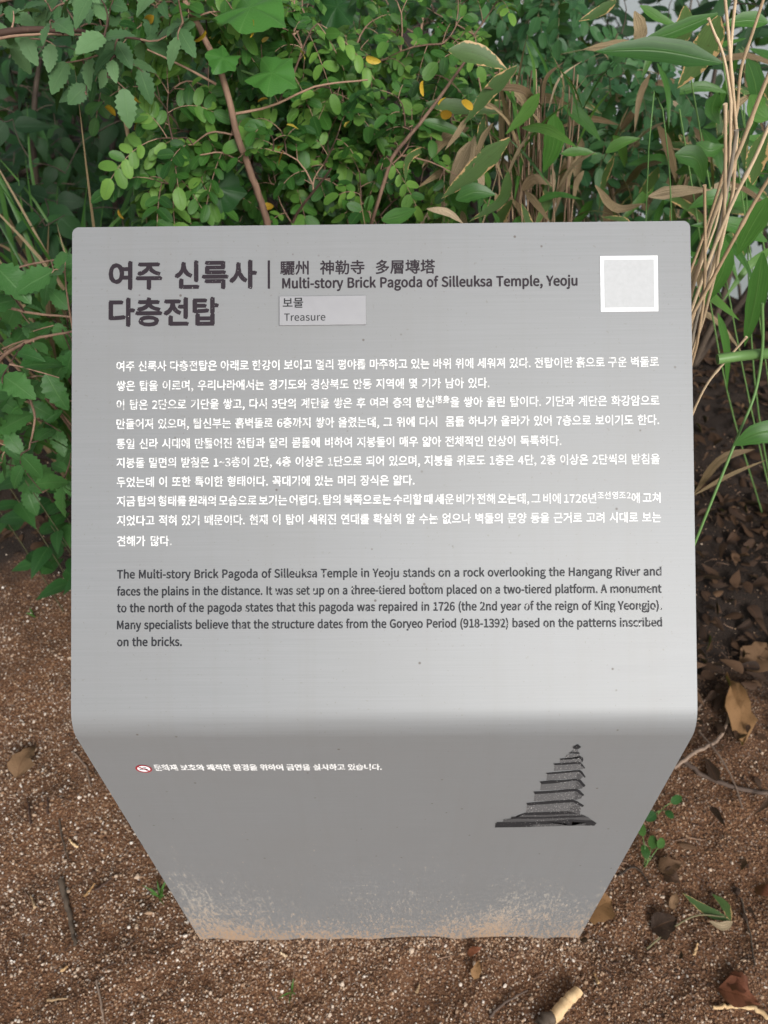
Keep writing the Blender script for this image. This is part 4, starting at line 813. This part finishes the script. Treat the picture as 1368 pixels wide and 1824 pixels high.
mb = MB(); b = gpt(cn[0][0]+.03, .93); tube(mb, smooth_path([b, (b+cn[0])/2]+cn, 5), .0042, .0026, 7, .5)
o = mb.build('dead_stalk', M['cane'], None, loc=b); tag(o, 'single upright tan dead stalk rising left of the leaning brown stem', 'stalk')

# -- bamboo grass clump at the right: brown culms, then leaves one by one
def culms(name, base, tops, label, r=.0022, sh=.5):
    mb = MB(); base = np.array(base)
    for tp in tops:
        b_ = base+np.array([rng.normal()*.035, rng.normal()*.03, 0]); tp = np.array(tp); m_ = (b_+tp)/2+rnd(3)*.02
        tube(mb, smooth_path([b_, m_, tp], 5), r*rng.uniform(.7, 1.4), r*.55, 5, rng.random())
    return base, mb
base, mbc = culms('c', gpt(.36, .84), [at_y(rng.normal(950, 38), rng.uniform(110, 280), rng.uniform(.78, .95)) for _ in range(52)], '')
clump = empty('bamboo_grass', base, 'clump of dwarf bamboo with a bundle of brown culms and dry edged leaves right of centre', 'bamboo')
mbc.build('culms', M['straw'], clump)
def tb(pts, y, w_px, mk, parent, hint=None, yend=None, fold=.25, prof=None):
    n = len(pts); ys = np.linspace(y, y if yend is None else yend, n)
    P = [at_y(px, py, yy) for (px, py), yy in zip(pts, ys)]; dist = np.dot(P[n//2]-CAM, fw)
    mb = MB(); blade(mb, P, w_px*dist/FPX*1.15, (-.1, -.75, .65) if hint is None else hint, fold, prof, k=6)
    o = mb.build('leaf', M[mk], parent)
    if mk == 'bamboo_dry' and parent is not None: o['label'] = 'dry tan leaf'
    return o
for pts, y, wp, mk in [([(799, 90), (850, 98), (904, 124)], .84, 34, 'bamboo_edged'), ([(921, 118), (872, 165), (826, 222)], .82, 24, 'bamboo_edged'), ([(835, 205), (815, 238), (792, 268)], .83, 10, 'bamboo_dry'),
    ([(909, 246), (850, 300), (786, 354)], .78, 32, 'bamboo_edged'), ([(759, 184), (820, 192), (896, 200)], .9, 24, 'bamboo_edged'), ([(750, 216), (790, 226), (838, 246)], .9, 18, 'bamboo'),
    ([(961, 166), (938, 200), (900, 240)], .85, 22, 'bamboo'), ([(985, 202), (986, 255), (968, 308)], .85, 34, 'bamboo'), ([(1004, 188), (1035, 210), (1071, 252)], .95, 22, 'bamboo'), ([(1079, 272), (1105, 255), (1141, 246)], .9, 18, 'bamboo'),
    ([(999, 274), (1030, 270), (1066, 275)], .9, 15, 'bamboo'), ([(812, 356), (845, 342), (884, 347)], .72, 28, 'bamboo'), ([(862, 330), (840, 285), (846, 240)], .9, 26, 'bamboo_dry'), ([(838, 252), (820, 290), (800, 330)], .88, 22, 'bamboo_dry'),
    ([(680, 392), (715, 384), (742, 372)], .62, 26, 'bamboo'), ([(895, 200), (850, 192), (818, 210)], .92, 18, 'bamboo_dry'), ([(905, 305), (898, 350), (835, 395)], .74, 18, 'bamboo_edged'), ([(1060, 330), (1100, 372), (1150, 362)], .85, 14, 'bamboo_dry'),
    ([(1155, 350), (1200, 342), (1268, 338)], .8, 20, 'bamboo_dry'), ([(930, 340), (950, 320), (985, 330)], .9, 18, 'bamboo_dry'), ([(760, 372), (800, 380), (825, 398)], .66, 12, 'bamboo_dry')]:
    tb(pts, max(y-.13, .62), wp, mk, clump)
def rand_blades(parent, rect, n, yr, l_px, w_px, mats_, ang=(-2.8, .4)):
    for i in range(n):
        y = rng.uniform(*yr); x0, y0 = rng.uniform(rect[0], rect[2]), rng.uniform(rect[1], rect[3]); a = rng.uniform(*ang); l = l_px*rng.uniform(.6, 1.2)
        x1, y1 = x0+l*math.cos(a), y0-l*math.sin(a); xm, ym = (x0+x1)/2+rng.normal()*8, (y0+y1)/2-l*.12
        tb([(x0, y0), (xm, ym), (x1, y1)], y, w_px*rng.uniform(.6, 1.2), mats_[rng.integers(len(mats_))], parent, hint=np.array([-.1, -.7, .7])+rnd(3)*.3, yend=y+rng.uniform(-.12, .12))
rand_blades(clump, (850, 180, 1120, 400), 40, (.74, 1.1), 95, 15, ['bamboo', 'bamboo_dry', 'bamboo_dry', 'bamboo_edged'])
rand_blades(clump, (740, 130, 960, 400), 20, (.66, .85), 95, 17, ['bamboo_edged', 'bamboo_dry', 'bamboo_dry', 'bamboo'], (-2.9, -.3))
rand_blades(clump, (860, 180, 1040, 360), 40, (.72, .95), 130, 6, ['bamboo_dry', 'bamboo'], (.7, 2.4))
# the big bamboo plant at the right edge
base, mbc = culms('c', gpt(1.0, .95), [at_y(rng.uniform(1200, 1370), rng.uniform(-40, 300), rng.uniform(.7, .95)) for _ in range(5)], '')
big = empty('bamboo_grass', base, 'tall dwarf bamboo at the right edge with one long bright leaf pointing left', 'bamboo'); mbc.build('culms', M['stem'], big)
for pts, y, wp, mk in [([(1285, 112), (1164, 90), (1058, 92)], .66, 40, 'bamboo'), ([(1279, 24), (1190, 60), (1134, 80)], .72, 24, 'bamboo'), ([(1134, 80), (1090, 84), (1038, 88)], .72, 20, 'bamboo_dry'), ([(1281, 28), (1254, 92), (1206, 158)], .74, 44, 'bamboo_edged'),
    ([(1202, 276), (1238, 282), (1254, 328)], .62, 34, 'bamboo'), ([(1368, 352), (1340, 400), (1312, 456)], .45, 38, 'bamboo'), ([(1358, 450), (1346, 530), (1326, 618)], .42, 34, 'bamboo'), ([(1400, 768), (1350, 772), (1306, 794)], .22, 36, 'bamboo'),
    ([(1368, 40), (1330, 36), (1285, 45)], .8, 26, 'bamboo'), ([(1330, 105), (1345, 150), (1350, 200)], .72, 30, 'bamboo'), ([(1335, 170), (1350, 200), (1372, 212)], .7, 36, 'bamboo'), ([(1362, 235), (1345, 290), (1340, 330)], .6, 34, 'bamboo_edged'),
    ([(1278, 165), (1268, 195), (1282, 222)], .85, 26, 'bamboo'), ([(1240, 255), (1265, 268), (1292, 258)], .8, 24, 'bamboo'), ([(1140, 10), (1170, 30), (1210, 48)], .9, 16, 'bamboo'), ([(1098, 2), (1070, 20), (1030, 38)], .85, 18, 'bamboo_edged'),
    ([(1366, 430), (1300, 400), (1230, 402)], .6, 26, 'bamboo'), ([(1310, 360), (1270, 352), (1225, 372)], .7, 26, 'bamboo'), ([(1236, 880), (1295, 812), (1345, 800)], .62, 14, 'bamboo_dry'), ([(1236, 882), (1300, 846), (1368, 818)], .6, 7, 'bamboo_dry'),
    ([(1220, 10), (1215, 60), (1200, 90)], .8, 30, 'bamboo_edged'), ([(1130, 20), (1140, 60), (1128, 95)], .85, 22, 'bamboo_dry'), ([(1252, 400), (1290, 470), (1240, 560)], .6, 30, 'bamboo')]:
    tb(pts, y, wp, mk, big)
rand_blades(big, (1150, 60, 1400, 400), 70, (.8, 1.3), 120, 16, ['bamboo', 'bamboo', 'bamboo_dry', 'bamboo_edged'], (-2.6, .2))
rand_blades(big, (1200, 390, 1400, 560), 16, (.6, .95), 120, 17, ['bamboo', 'bamboo', 'bamboo_dry'], (-2.6, -.4))
# dead blades down the bank behind
b = gpt(.75, 1.45); mid = empty('bamboo_grass', b, 'shaded dwarf bamboo with brown hanging leaves low behind the small bluish shrub', 'bamboo')
_, mbc = culms('c', b, [at_y(rng.uniform(1000, 1230), rng.uniform(120, 330), rng.uniform(1.3, 1.6)) for _ in range(26)], ''); mbc.build('culms', M['straw'], mid)
rand_blades(mid, (1000, 150, 1260, 400), 70, (1.2, 1.7), 85, 17, ['bamboo', 'bamboo_dry', 'bamboo_dry', 'bamboo_edged'], (-3.0, .2))

# dry canes standing at the right edge, each a thing
CANES = [([(1290, -20), (1300, 90), (1308, 190), (1312, 237)], .56, .0028, 'cane', 'leftmost of the tan dry canes rising side by side past the top right edge'), ([(1312, -20), (1302, 90), (1302, 160), (1311, 230)], .57, .0028, 'cane', 'tan dry cane second in the bundle rising past the top right edge'),
  ([(1366, -20), (1340, 60), (1322, 115), (1313, 192)], .57, .0026, 'cane', 'tan dry cane bending away to the right at the top right edge'), ([(1262, 33), (1272, 58), (1284, 85), (1302, 182)], .55, .0022, 'cane', 'short dry cane with a split tip left of the cane bundle'),
  ([(1312, 232), (1300, 310), (1282, 400), (1262, 480), (1240, 570), (1225, 640)], .50, .0034, 'cane_grey', 'grey white cane carrying the bundle, running down behind the right edge of the sign'), ([(1385, 95), (1350, 180), (1322, 255), (1306, 292)], .50, .0036, 'cane', 'thick brown tipped cane slanting to the upper right edge'),
  ([(1390, 170), (1350, 270), (1310, 350), (1280, 420), (1250, 500)], .46, .0030, 'cane', 'upper of two long yellowish canes slanting behind the right edge of the sign'), ([(1390, 285), (1350, 350), (1300, 440), (1262, 510), (1236, 556)], .42, .0030, 'cane', 'lower of two long tan canes slanting behind the right edge of the sign'),
  ([(1292, 185), (1292, 290), (1289, 388)], .48, .0030, 'cane', 'straight upright tan cane ending level with the top of the sign'), ([(1255, 330), (1256, 430), (1253, 540)], .44, .0026, 'cane', 'thin upright tan cane close to the upper right corner of the sign'),
  ([(1330, 600), (1295, 640), (1262, 680), (1236, 730)], .30, .0020, 'cane', 'short dry twig curving over the green stalk right of the sign'), ([(1200, 560), (1196, 400), (1192, 300), (1180, 195)], .62, .0012, 'stem', 'thin green upright stem just above the upper right corner of the sign')]
for pts, y, r, mk, lab in CANES:
    n = len(pts); P = [at_y(px, py, y+.02*i/n) for i, (px, py) in enumerate(pts)]; low = P[-1] if P[-1][2] < P[0][2] else P[0]
    q = np.array([low[0]*.96+.02, y+.02, float(gz(low[0], y))]); P = P+[low*.6+q*.4+rnd(3)*.008, q]
    mb = MB(); pp = smooth_path(P, 6); rr = np.full(len(pp), r*.72)*np.linspace(.85, 1.1, len(pp)); rr[::9] *= 1.35; tube(mb, pp, r, r, 8, rng.random(), rad=rr)
    o = mb.build('dry_cane' if mk != 'stem' else 'grass_stalk', M[mk], None, loc=q); tag(o, lab, 'cane' if mk != 'stem' else 'stem', 'canes at the right edge' if mk != 'stem' else None)
mb = MB(); P = [at_y(1278, 640, .30), at_y(1320, 634, .30), at_y(1375, 630, .29), at_y(1450, 640, .28)]; q = gpt(P[-1][0]+.75, .3); tube(mb, smooth_path(P+[(P[-1]+q)/2+np.array([.08, 0, .12]), q], 6), .0058, .0058, 9, .4)
tag(mb.build('green_stalk', M['stem'], None, loc=q), 'thick pale green stalk lying level beside the right edge of the sign', 'stalk')
mb = MB(); P = [at_y(1358, 540, .3), at_y(1358, 620, .29), at_y(1345, 700, .27), at_y(1315, 775, .24)]; q = gpt(P[-1][0]-.02, .2); tube(mb, smooth_path(P+[q], 6), .0016, .0016, 6, .3)
tag(mb.build('grass_stalk', M['stem'], None, loc=q), 'thin green stem curving down over the leaf litter right of the sign', 'stem')
# fine upright grass in front of the right half of the hedge
for px, n, h, lab in ((770, 12, .95, 'thin pale grass behind the top edge, right of the middle shrub'), (1010, 10, 1.0, 'fine upright green grass between the bamboo and the bluish shrub'), (1120, 3, .8, 'fine green grass blades near the upper right corner of the sign'), (640, 10, .85, 'thin green grass just above the top edge of the sign near its middle')):
    q = at_y(px, 380, .62); tuft(gpt(q[0]*.8, .64), n, h, .006, lab, spread=.28, dry=.2)

# ------------------------------------------------------------------ things lying on the soil
def ground_at(px, py, h=0.0): 
    d = ray(px, py); t_ = (h-CAM[2])/d[2]; q = CAM+d*t_
    for _ in range(3):
        z = float(gz(q[0], q[1]))+h; t_ = (z-CAM[2])/d[2]; q = CAM+d*t_
    return q
def dead_leaf(px0, py0, px1, py1, wid, mk, label, prof=OVATE, curl=.25, name='fallen_leaf', group=None, tone=None, lift=.006):
    a, b_ = ground_at(px0, py0, .004), ground_at(px1, py1, .004); L = np.linalg.norm(b_-a); dist = np.dot(a-CAM, fw)
    mb = MB(); n = 9; t_ = np.linspace(0, 1, n); P = a+(b_-a)*t_[:, None]; P[:, 2] += np.sin(np.pi*t_)*L*.16+lift*t_
    wv = np.interp(t_, *prof)*wid*dist/FPX*.5; S = nrm(np.cross(b_-a, [0, 0, 1.])); r_ = []
    for sgn in (-1, -.5, 0, .5, 1): r_.append(P+S*(wv*sgn*(1+.12*rnd(n)))[:, None]+np.array([0, 0, 1])*(wv*abs(sgn)*curl*(1+.5*rnd(n)))[:, None]+np.array([0, 0, 1])*(rnd(n)*L*.03)[:, None])
    V = np.stack(r_, 1).reshape(-1, 3); V[:, 2] = np.maximum(V[:, 2], gz(V[:, 0], V[:, 1])+.003)
    i = (np.arange(n-1)*5)[:, None]+np.arange(4)[None]; uv = np.zeros((n, 5, 2)); uv[..., 0] = np.linspace(0, 1, 5); uv[..., 1] = t_[:, None]
    mb.add(V, np.stack([i, i+1, i+6, i+5], -1).reshape(-1, 4), 0, rng.random() if tone is None else tone, uv)
    o = mb.build(name, M[mk], None, loc=(a+b_)/2); return tag(o, label, 'leaf' if 'leaf' in name else 'debris', group)
def stick(pts, r0_, r1_, mk, label, name='twig', cat='twig', lift=.004, group=None):
    P = [ground_at(px, py, lift+r0_*.6) for px, py in pts]; pp = smooth_path(P, 6); pp[1:-1] += rnd(len(pp)-2, 3)*r0_*.25
    mb = MB(); tube(mb, pp, r0_, r1_, 8, rng.random()); o = mb.build(name, M[mk], None, loc=P[len(P)//2]); return tag(o, label, cat, group)

dead_leaf(1040, 1632, 1088, 1606, 52, 'tan_leaf', 'light brown fallen leaf leaning on the right foot of the sign', OVAL, tone=.5)
dead_leaf(1322, 1328, 1292, 1202, 50, 'tan_leaf', 'largest tan fallen leaf, lying long and upright right of the sign bend', OVATE, tone=.9)
dead_leaf(1330, 1198, 1372, 1150, 56, 'litter', 'broad brown leaf at the right image edge above the curved roots', OVATE, tone=.9)
dead_leaf(28, 1385, 66, 1330, 44, 'litter', 'brown leaf lying alone on the grit left of the sign', OVATE, tone=.95)
dead_leaf(1278, 1762, 1352, 1790, 50, 'red_leaf', 'reddish brown leaf at the lower right beside the pale curved twig', OVATE)
dead_leaf(1292, 1742, 1330, 1764, 34, 'red_leaf', 'small dark reddish leaf tucked against the lower right red leaf', OVAL)
dead_leaf(1172, 1550, 1215, 1540, 30, 'litter', 'small brown leaf on the grit right of the sign foot', tone=.8)
dead_leaf(1180, 1556, 1210, 1575, 30, 'litter', 'dark curled leaf just below a green sprig right of the sign', tone=.4)
dead_leaf(1160, 1655, 1205, 1640, 44, 'litter', 'dark crumpled leaf under the green blade right of the sign foot', tone=.1)
dead_leaf(845, 1745, 852, 1712, 18, 'tan_leaf', 'thin tan leaf strip below the front edge of the sign', tone=.9)
dead_leaf(832, 1700, 858, 1690, 14, 'red_leaf', 'tiny orange leaf scrap below the front edge of the sign')
dead_leaf(1195, 1620, 1204, 1590, 16, 'litter', 'narrow standing brown leaf sliver right of the sign foot', tone=.95)
dead_leaf(1300, 1250, 1330, 1232, 30, 'litter', 'curled leaf under the largest tan leaf', tone=.9)
dead_leaf(1345, 1580, 1372, 1600, 26, 'red_leaf', 'reddish scrap at the right edge of the photo')
for i, (px, py, a, l, tn) in enumerate(((52, 1445, 1.7, 46, .2), (130, 1502, 2.4, 20, .9), (160, 1585, .9, 30, .95), (185, 1575, .6, 38, .3), (58, 1605, 1.9, 24, .5), (85, 1435, 1.6, 30, .15), (115, 1725, .6, 14, .9), (102, 1780, .1, 36, .5), (375, 1575, .5, 20, .2), (1240, 1690, 1.3, 22, .9), (1062, 1742, 2.0, 20, .9), (745, 1760, 1.2, 16, .6), (505, 1700, 2.5, 14, .4))):
    lab = ['orange wood splinter standing on the grit at the far left', 'small pale wood chip left of the long dark stick', 'pale splinter lying beside a dark one left of the sign foot', 'dark splinter touching the pale one left of the sign foot', 'short reddish chip at the far left above the long dark stick', 'thin dark splinter next to the orange one at the far left', 'tiny pale chip low at the left', 'reddish flat splinter near the bottom left corner', 'small dark splinter by the left foot of the sign', 'pale chip at the lower right by the red leaves', 'pale chip just below the right foot of the sign', 'small chip below the middle of the sign', 'small dark chip below the left foot of the sign'][i]
    stick([(px-l*.5*math.cos(a), py+l*.5*math.sin(a)), (px, py), (px+l*.5*math.cos(a), py-l*.5*math.sin(a))], .0026, .0012, 'wood' if tn > .7 else ('bark' if tn < .4 else 'cane'), lab, 'wood_splinter', 'splinter')
stick([(108, 1568), (118, 1610), (128, 1650), (133, 1684)], .0055, .0030, 'bark_dark', 'long dark brown stick lying on the grit at the left', 'stick', 'stick')
stick([(130, 1340), (150, 1360), (162, 1402)], .0022, .0014, 'root', 'thin brown twig on the grit left of the sign bend')
stick([(172, 1746), (180, 1790), (186, 1822)], .0020, .0015, 'root', 'thin brown twig near the bottom edge at the left')
stick([(105, 1460), (112, 1500), (122, 1530)], .0018, .0012, 'bark_dark', 'dark thin twig above the long dark stick')
stick([(872, 1812), (900, 1786), (940, 1764)], .0026, .0014, 'root', 'thin curved grey brown twig at the bottom right of centre')
stick([(1370, 1812), (1345, 1798), (1310, 1792), (1270, 1794)], .0042, .0030, 'wood', 'pale curved twig in the bottom right corner', 'pale_twig', 'twig')
stick([(1200, 1368), (1240, 1338), (1275, 1320), (1296, 1285), (1298, 1230)], .0040, .0034, 'root', 'grey root arching upward right of the sign bend', 'root', 'root', .012)
stick([(1214, 1352), (1250, 1380), (1310, 1402), (1380, 1416)], .0050, .0042, 'root', 'thick grey root running to the right edge below the sign bend', 'root', 'root', .006)
stick([(1244, 1302), (1280, 1345), (1310, 1400), (1322, 1440)], .0020, .0015, 'root', 'thin root crossing over the thick grey root', 'root', 'root', .012)
stick([(1320, 1600), (1335, 1660), (1345, 1720)], .0018, .0012, 'bark_dark', 'thin dark twig at the lower right above the red leaves')
stick([(1240, 1265), (1262, 1242), (1280, 1236)], .0028, .002, 'root', 'short pale twig at the right edge of the sign above the bend')
stick([(1100, 1560), (1132, 1545), (1160, 1580)], .0018, .0012, 'bark_dark', 'thin dark twig beside the right sloping edge of the sign')
# chunk of bare wood
P = [ground_at(*q, .010) for q in ((985, 1812), (1000, 1795), (1015, 1778), (1030, 1764))]; mb = MB(); pp = smooth_path(P, 5); k = len(pp)
tube(mb, pp+rnd(k, 3)*.0008, .0095, .006, 11, .8, rad=np.linspace(.0100, .0085, k)*(1+.03*rnd(k))); o = mb.build('wood_chunk', M['wood'], None, loc=P[1]); tag(o, 'chunk of bare yellowish wood lying at the bottom right of centre', 'wood')
stick([(960, 1824), (985, 1812)], .0085, .0095, 'bark_dark', 'dark broken stick end touching the bare wood chunk', 'stick', 'stick')
# dark leaf litter on the right and under the shrubs: countless crumpled leaves
mb = MB(); n = 5200; x = rng.uniform(-1.3, 1.5, n*3); y = rng.uniform(-.05, 2.1, n*3)
wgt = np.clip((x-.30)*6, 0, 1)*np.clip((y-.26)*3.5, 0, 1)+np.clip((y-.80)*4, 0, 1)+.06*(x > .3)
k = (rng.random(n*3) < wgt)
x, y = x[k][:n], y[k][:n]; n = len(x); az = rng.uniform(0, 6.283, n); L = .016+.042*rng.random(n)**1.6
D = np.stack([np.cos(az), np.sin(az), rng.normal(0, .18, n)], 1)
leaves(mb, np.stack([x, y, gz(x, y)+rng.uniform(.004, .028, n)], 1), D, np.array([0, 0, 1.])+rnd(n, 3)*.3, L, L*rng.uniform(.2, .36, n), OVATE, rng.uniform(-.9, 1.2, n), rng.uniform(-.3, .6, n), rng.beta(1.2, 2.6, n))
tag(mb.build('leaf_litter', M['litter']), 'dark brown leaf litter under the shrubs and right of the sign', 'leaf litter', kind='stuff')
mb = MB(); n = 900; x = rng.uniform(-1., 1.1, n); y = rng.uniform(-.28, 1.2, n); az = rng.uniform(0, 6.283, n); L = rng.uniform(.008, .03, n); ok = ~((np.abs(x) < .36) & (y > -.03) & (y < .08)); 
for xx, yy, a, l in zip(x[ok], y[ok], az[ok], L[ok]):
    d = np.array([math.cos(a), math.sin(a)])*l; q = np.array([[xx, yy], [xx+d[0]*.5+rng.normal()*.002, yy+d[1]*.5], [xx+d[0], yy+d[1]]]); tube(mb, np.column_stack([q, gz(q[:, 0], q[:, 1])+.0035]), .0011, .0006, 4, rng.random())
tag(mb.build('twig_debris', M['bark']), 'countless tiny twigs and bark crumbs scattered over the grit', 'debris', kind='stuff')

# small green plants on the soil
def sprig(px, py, specs, mk, label, name='sprig'):
    b_ = ground_at(px, py); e = empty(name, b_, label, 'sprig'); st_ = MB(); lf = MB()
    for tx_, ty_, h, size, wd in specs:
        q = ground_at(tx_, ty_, h); tube(st_, smooth_path([b_, (b_+q)/2+np.array([0, 0, .012]), q], 4), .0009, .0007, 5, .5)
        d = q-b_; d[2] = .1*np.linalg.norm(d); leaves(lf, [q], [d], [np.array([0, -.35, 1])], size, size*wd, OVAL, .15, .2)
    st_.build('stem', M['stem'], e); lf.build('foliage', M[mk], e); return e
sprig(1148, 1545, [(1145, 1490, .035, .030, .3), (1160, 1512, .03, .026, .34), (1152, 1530, .025, .024, .32), (1172, 1510, .03, .022, .34)], 'grass', 'bright green sprig of rounded leaves right of the sloping sign edge')
sprig(1172, 1450, [(1168, 1448, .03, .026, .34), (1195, 1430, .03, .026, .3), (1185, 1445, .03, .018, .34)], 'broad', 'small dark green seedling above the bright sprig right of the sign', 'seedling')
for px, py, lab in ((285, 1600, 'little tuft of blue green grass shoots by the left foot of the sign'), (520, 1768, 'tiny green grass shoot below the front of the sign'), (62, 1100, 'tiny green shoot on the bare soil left of the sign')):
    tuft(ground_at(px, py), 10 if px == 285 else 4, .035, .004, lab, 'grass', .9)
bl = empty('bamboo_sprig', ground_at(1150, 1690), 'wilted green blade on a yellow stalk lying right of the sign foot', 'sprig')
mb = MB(); tube(mb, smooth_path([ground_at(1152, 1690, .004), ground_at(1195, 1655, .012), ground_at(1245, 1630, .02), ground_at(1290, 1633, .016)], 5), .0017, .0012, 6, .9); mb.build('stem', M['twig'], bl)
for pts, wp, mk in (([(1302, 1640), (1290, 1612), (1268, 1592)], 13, 'bamboo_edged'), ([(1300, 1640), (1255, 1620), (1215, 1590)], 14, 'bamboo_edged'), ([(1305, 1642), (1285, 1650), (1262, 1640)], 11, 'bamboo_dry')):
    mb = MB(); P = [ground_at(a, b_, .018) for a, b_ in pts]; blade(mb, P, wp*1.75/FPX, (0, -.3, 1), k=5); mb.build('leaf', M[mk], bl)

# grains of decomposed granite lying on the soil (uncountable)
m, t, b, _ = mat('granite_grains')
at = t.nodes.new('ShaderNodeAttribute'); at.attribute_name = 'tone'
g = noise(t, mapped(t, (1, 1, 1)), 500, 2)
c = ramp(t, at.outputs['Fac'], [(0, (.030, .014, .008)), (.25, (.12, .056, .028)), (.48, (.30, .165, .085)), (.68, (.47, .33, .22)), (.86, (.64, .52, .41)), (1, (.80, .73, .65))]).outputs[0]
t.links.new(mix(t, math_(t, 'MULTIPLY', g.outputs['Fac'], .5), c, (.12, .075, .05)), b.inputs['Base Color']); b.inputs['Roughness'].default_value = .8
GRAIN = m
PHI = (1+5**.5)/2
ICO_V = nrm(np.array([(-1, PHI, 0), (1, PHI, 0), (-1, -PHI, 0), (1, -PHI, 0), (0, -1, PHI), (0, 1, PHI), (0, -1, -PHI), (0, 1, -PHI), (PHI, 0, -1), (PHI, 0, 1), (-PHI, 0, -1), (-PHI, 0, 1)]))
ICO_F = np.array([(0, 11, 5), (0, 5, 1), (0, 1, 7), (0, 7, 10), (0, 10, 11), (1, 5, 9), (5, 11, 4), (11, 10, 2), (10, 7, 6), (7, 1, 8), (3, 9, 4), (3, 4, 2), (3, 2, 6), (3, 6, 8), (3, 8, 9), (4, 9, 5), (2, 4, 11), (6, 2, 10), (8, 6, 7), (9, 8, 1)])
OCT_V = np.array([(1, 0, 0), (0, 1, 0), (-1, 0, 0), (0, -1, 0), (0, 0, 1), (0, 0, -1)], float)
OCT_F = np.array([(0, 1, 4), (1, 2, 4), (2, 3, 4), (3, 0, 4), (1, 0, 5), (2, 1, 5), (3, 2, 5), (0, 3, 5)])
def grains(mb, n, r_lo, r_hi, TV, TF, bias, foot=False):
    x = rng.uniform(-1.0, 1.05, n*2); y = rng.uniform(-.28, 1.35, n*2)
    if foot: x = rng.uniform(-.36, .36, n*2); y = -np.abs(rng.normal(0, .014, n*2))-.001
    patch = np.sin(x*6.1+np.sin(y*5.3)*1.5)*np.sin(y*7.7+1.2*np.sin(x*4.1))*.5+.35*rngz(x*21, y*19)
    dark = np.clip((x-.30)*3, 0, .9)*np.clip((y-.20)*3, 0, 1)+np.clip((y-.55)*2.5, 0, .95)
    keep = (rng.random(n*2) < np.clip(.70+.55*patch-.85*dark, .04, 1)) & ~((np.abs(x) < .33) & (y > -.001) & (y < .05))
    x, y = x[keep][:n], y[keep][:n]; k = len(x)
    r = r_lo+(r_hi-r_lo)*rng.random(k)**2.6
    A = nrm(rng.normal(size=(k, 3))); B = nrm(np.cross(A, rng.normal(size=(k, 3)))); C_ = np.cross(A, B)
    s = rng.uniform(.65, 1.25, (k, 3))*r[:, None]
    tv = TV[None]*(1+rng.normal(0, .16, (k, len(TV), 1)))
    V = (tv[..., :1]*s[:, None, :1])*A[:, None]+(tv[..., 1:2]*s[:, None, 1:2])*B[:, None]+(tv[..., 2:]*s[:, None, 2:])*C_[:, None]
    V = V+np.stack([x, y, gz(x, y)+r*.35], -1)[:, None]
    F = TF[None]+(np.arange(k)*len(TV))[:, None, None]
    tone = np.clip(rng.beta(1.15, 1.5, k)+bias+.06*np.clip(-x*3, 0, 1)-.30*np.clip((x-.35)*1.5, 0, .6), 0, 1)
    mb.add(V.reshape(-1, 3), F.reshape(-1, 3), 0, np.repeat(tone, len(TV)))
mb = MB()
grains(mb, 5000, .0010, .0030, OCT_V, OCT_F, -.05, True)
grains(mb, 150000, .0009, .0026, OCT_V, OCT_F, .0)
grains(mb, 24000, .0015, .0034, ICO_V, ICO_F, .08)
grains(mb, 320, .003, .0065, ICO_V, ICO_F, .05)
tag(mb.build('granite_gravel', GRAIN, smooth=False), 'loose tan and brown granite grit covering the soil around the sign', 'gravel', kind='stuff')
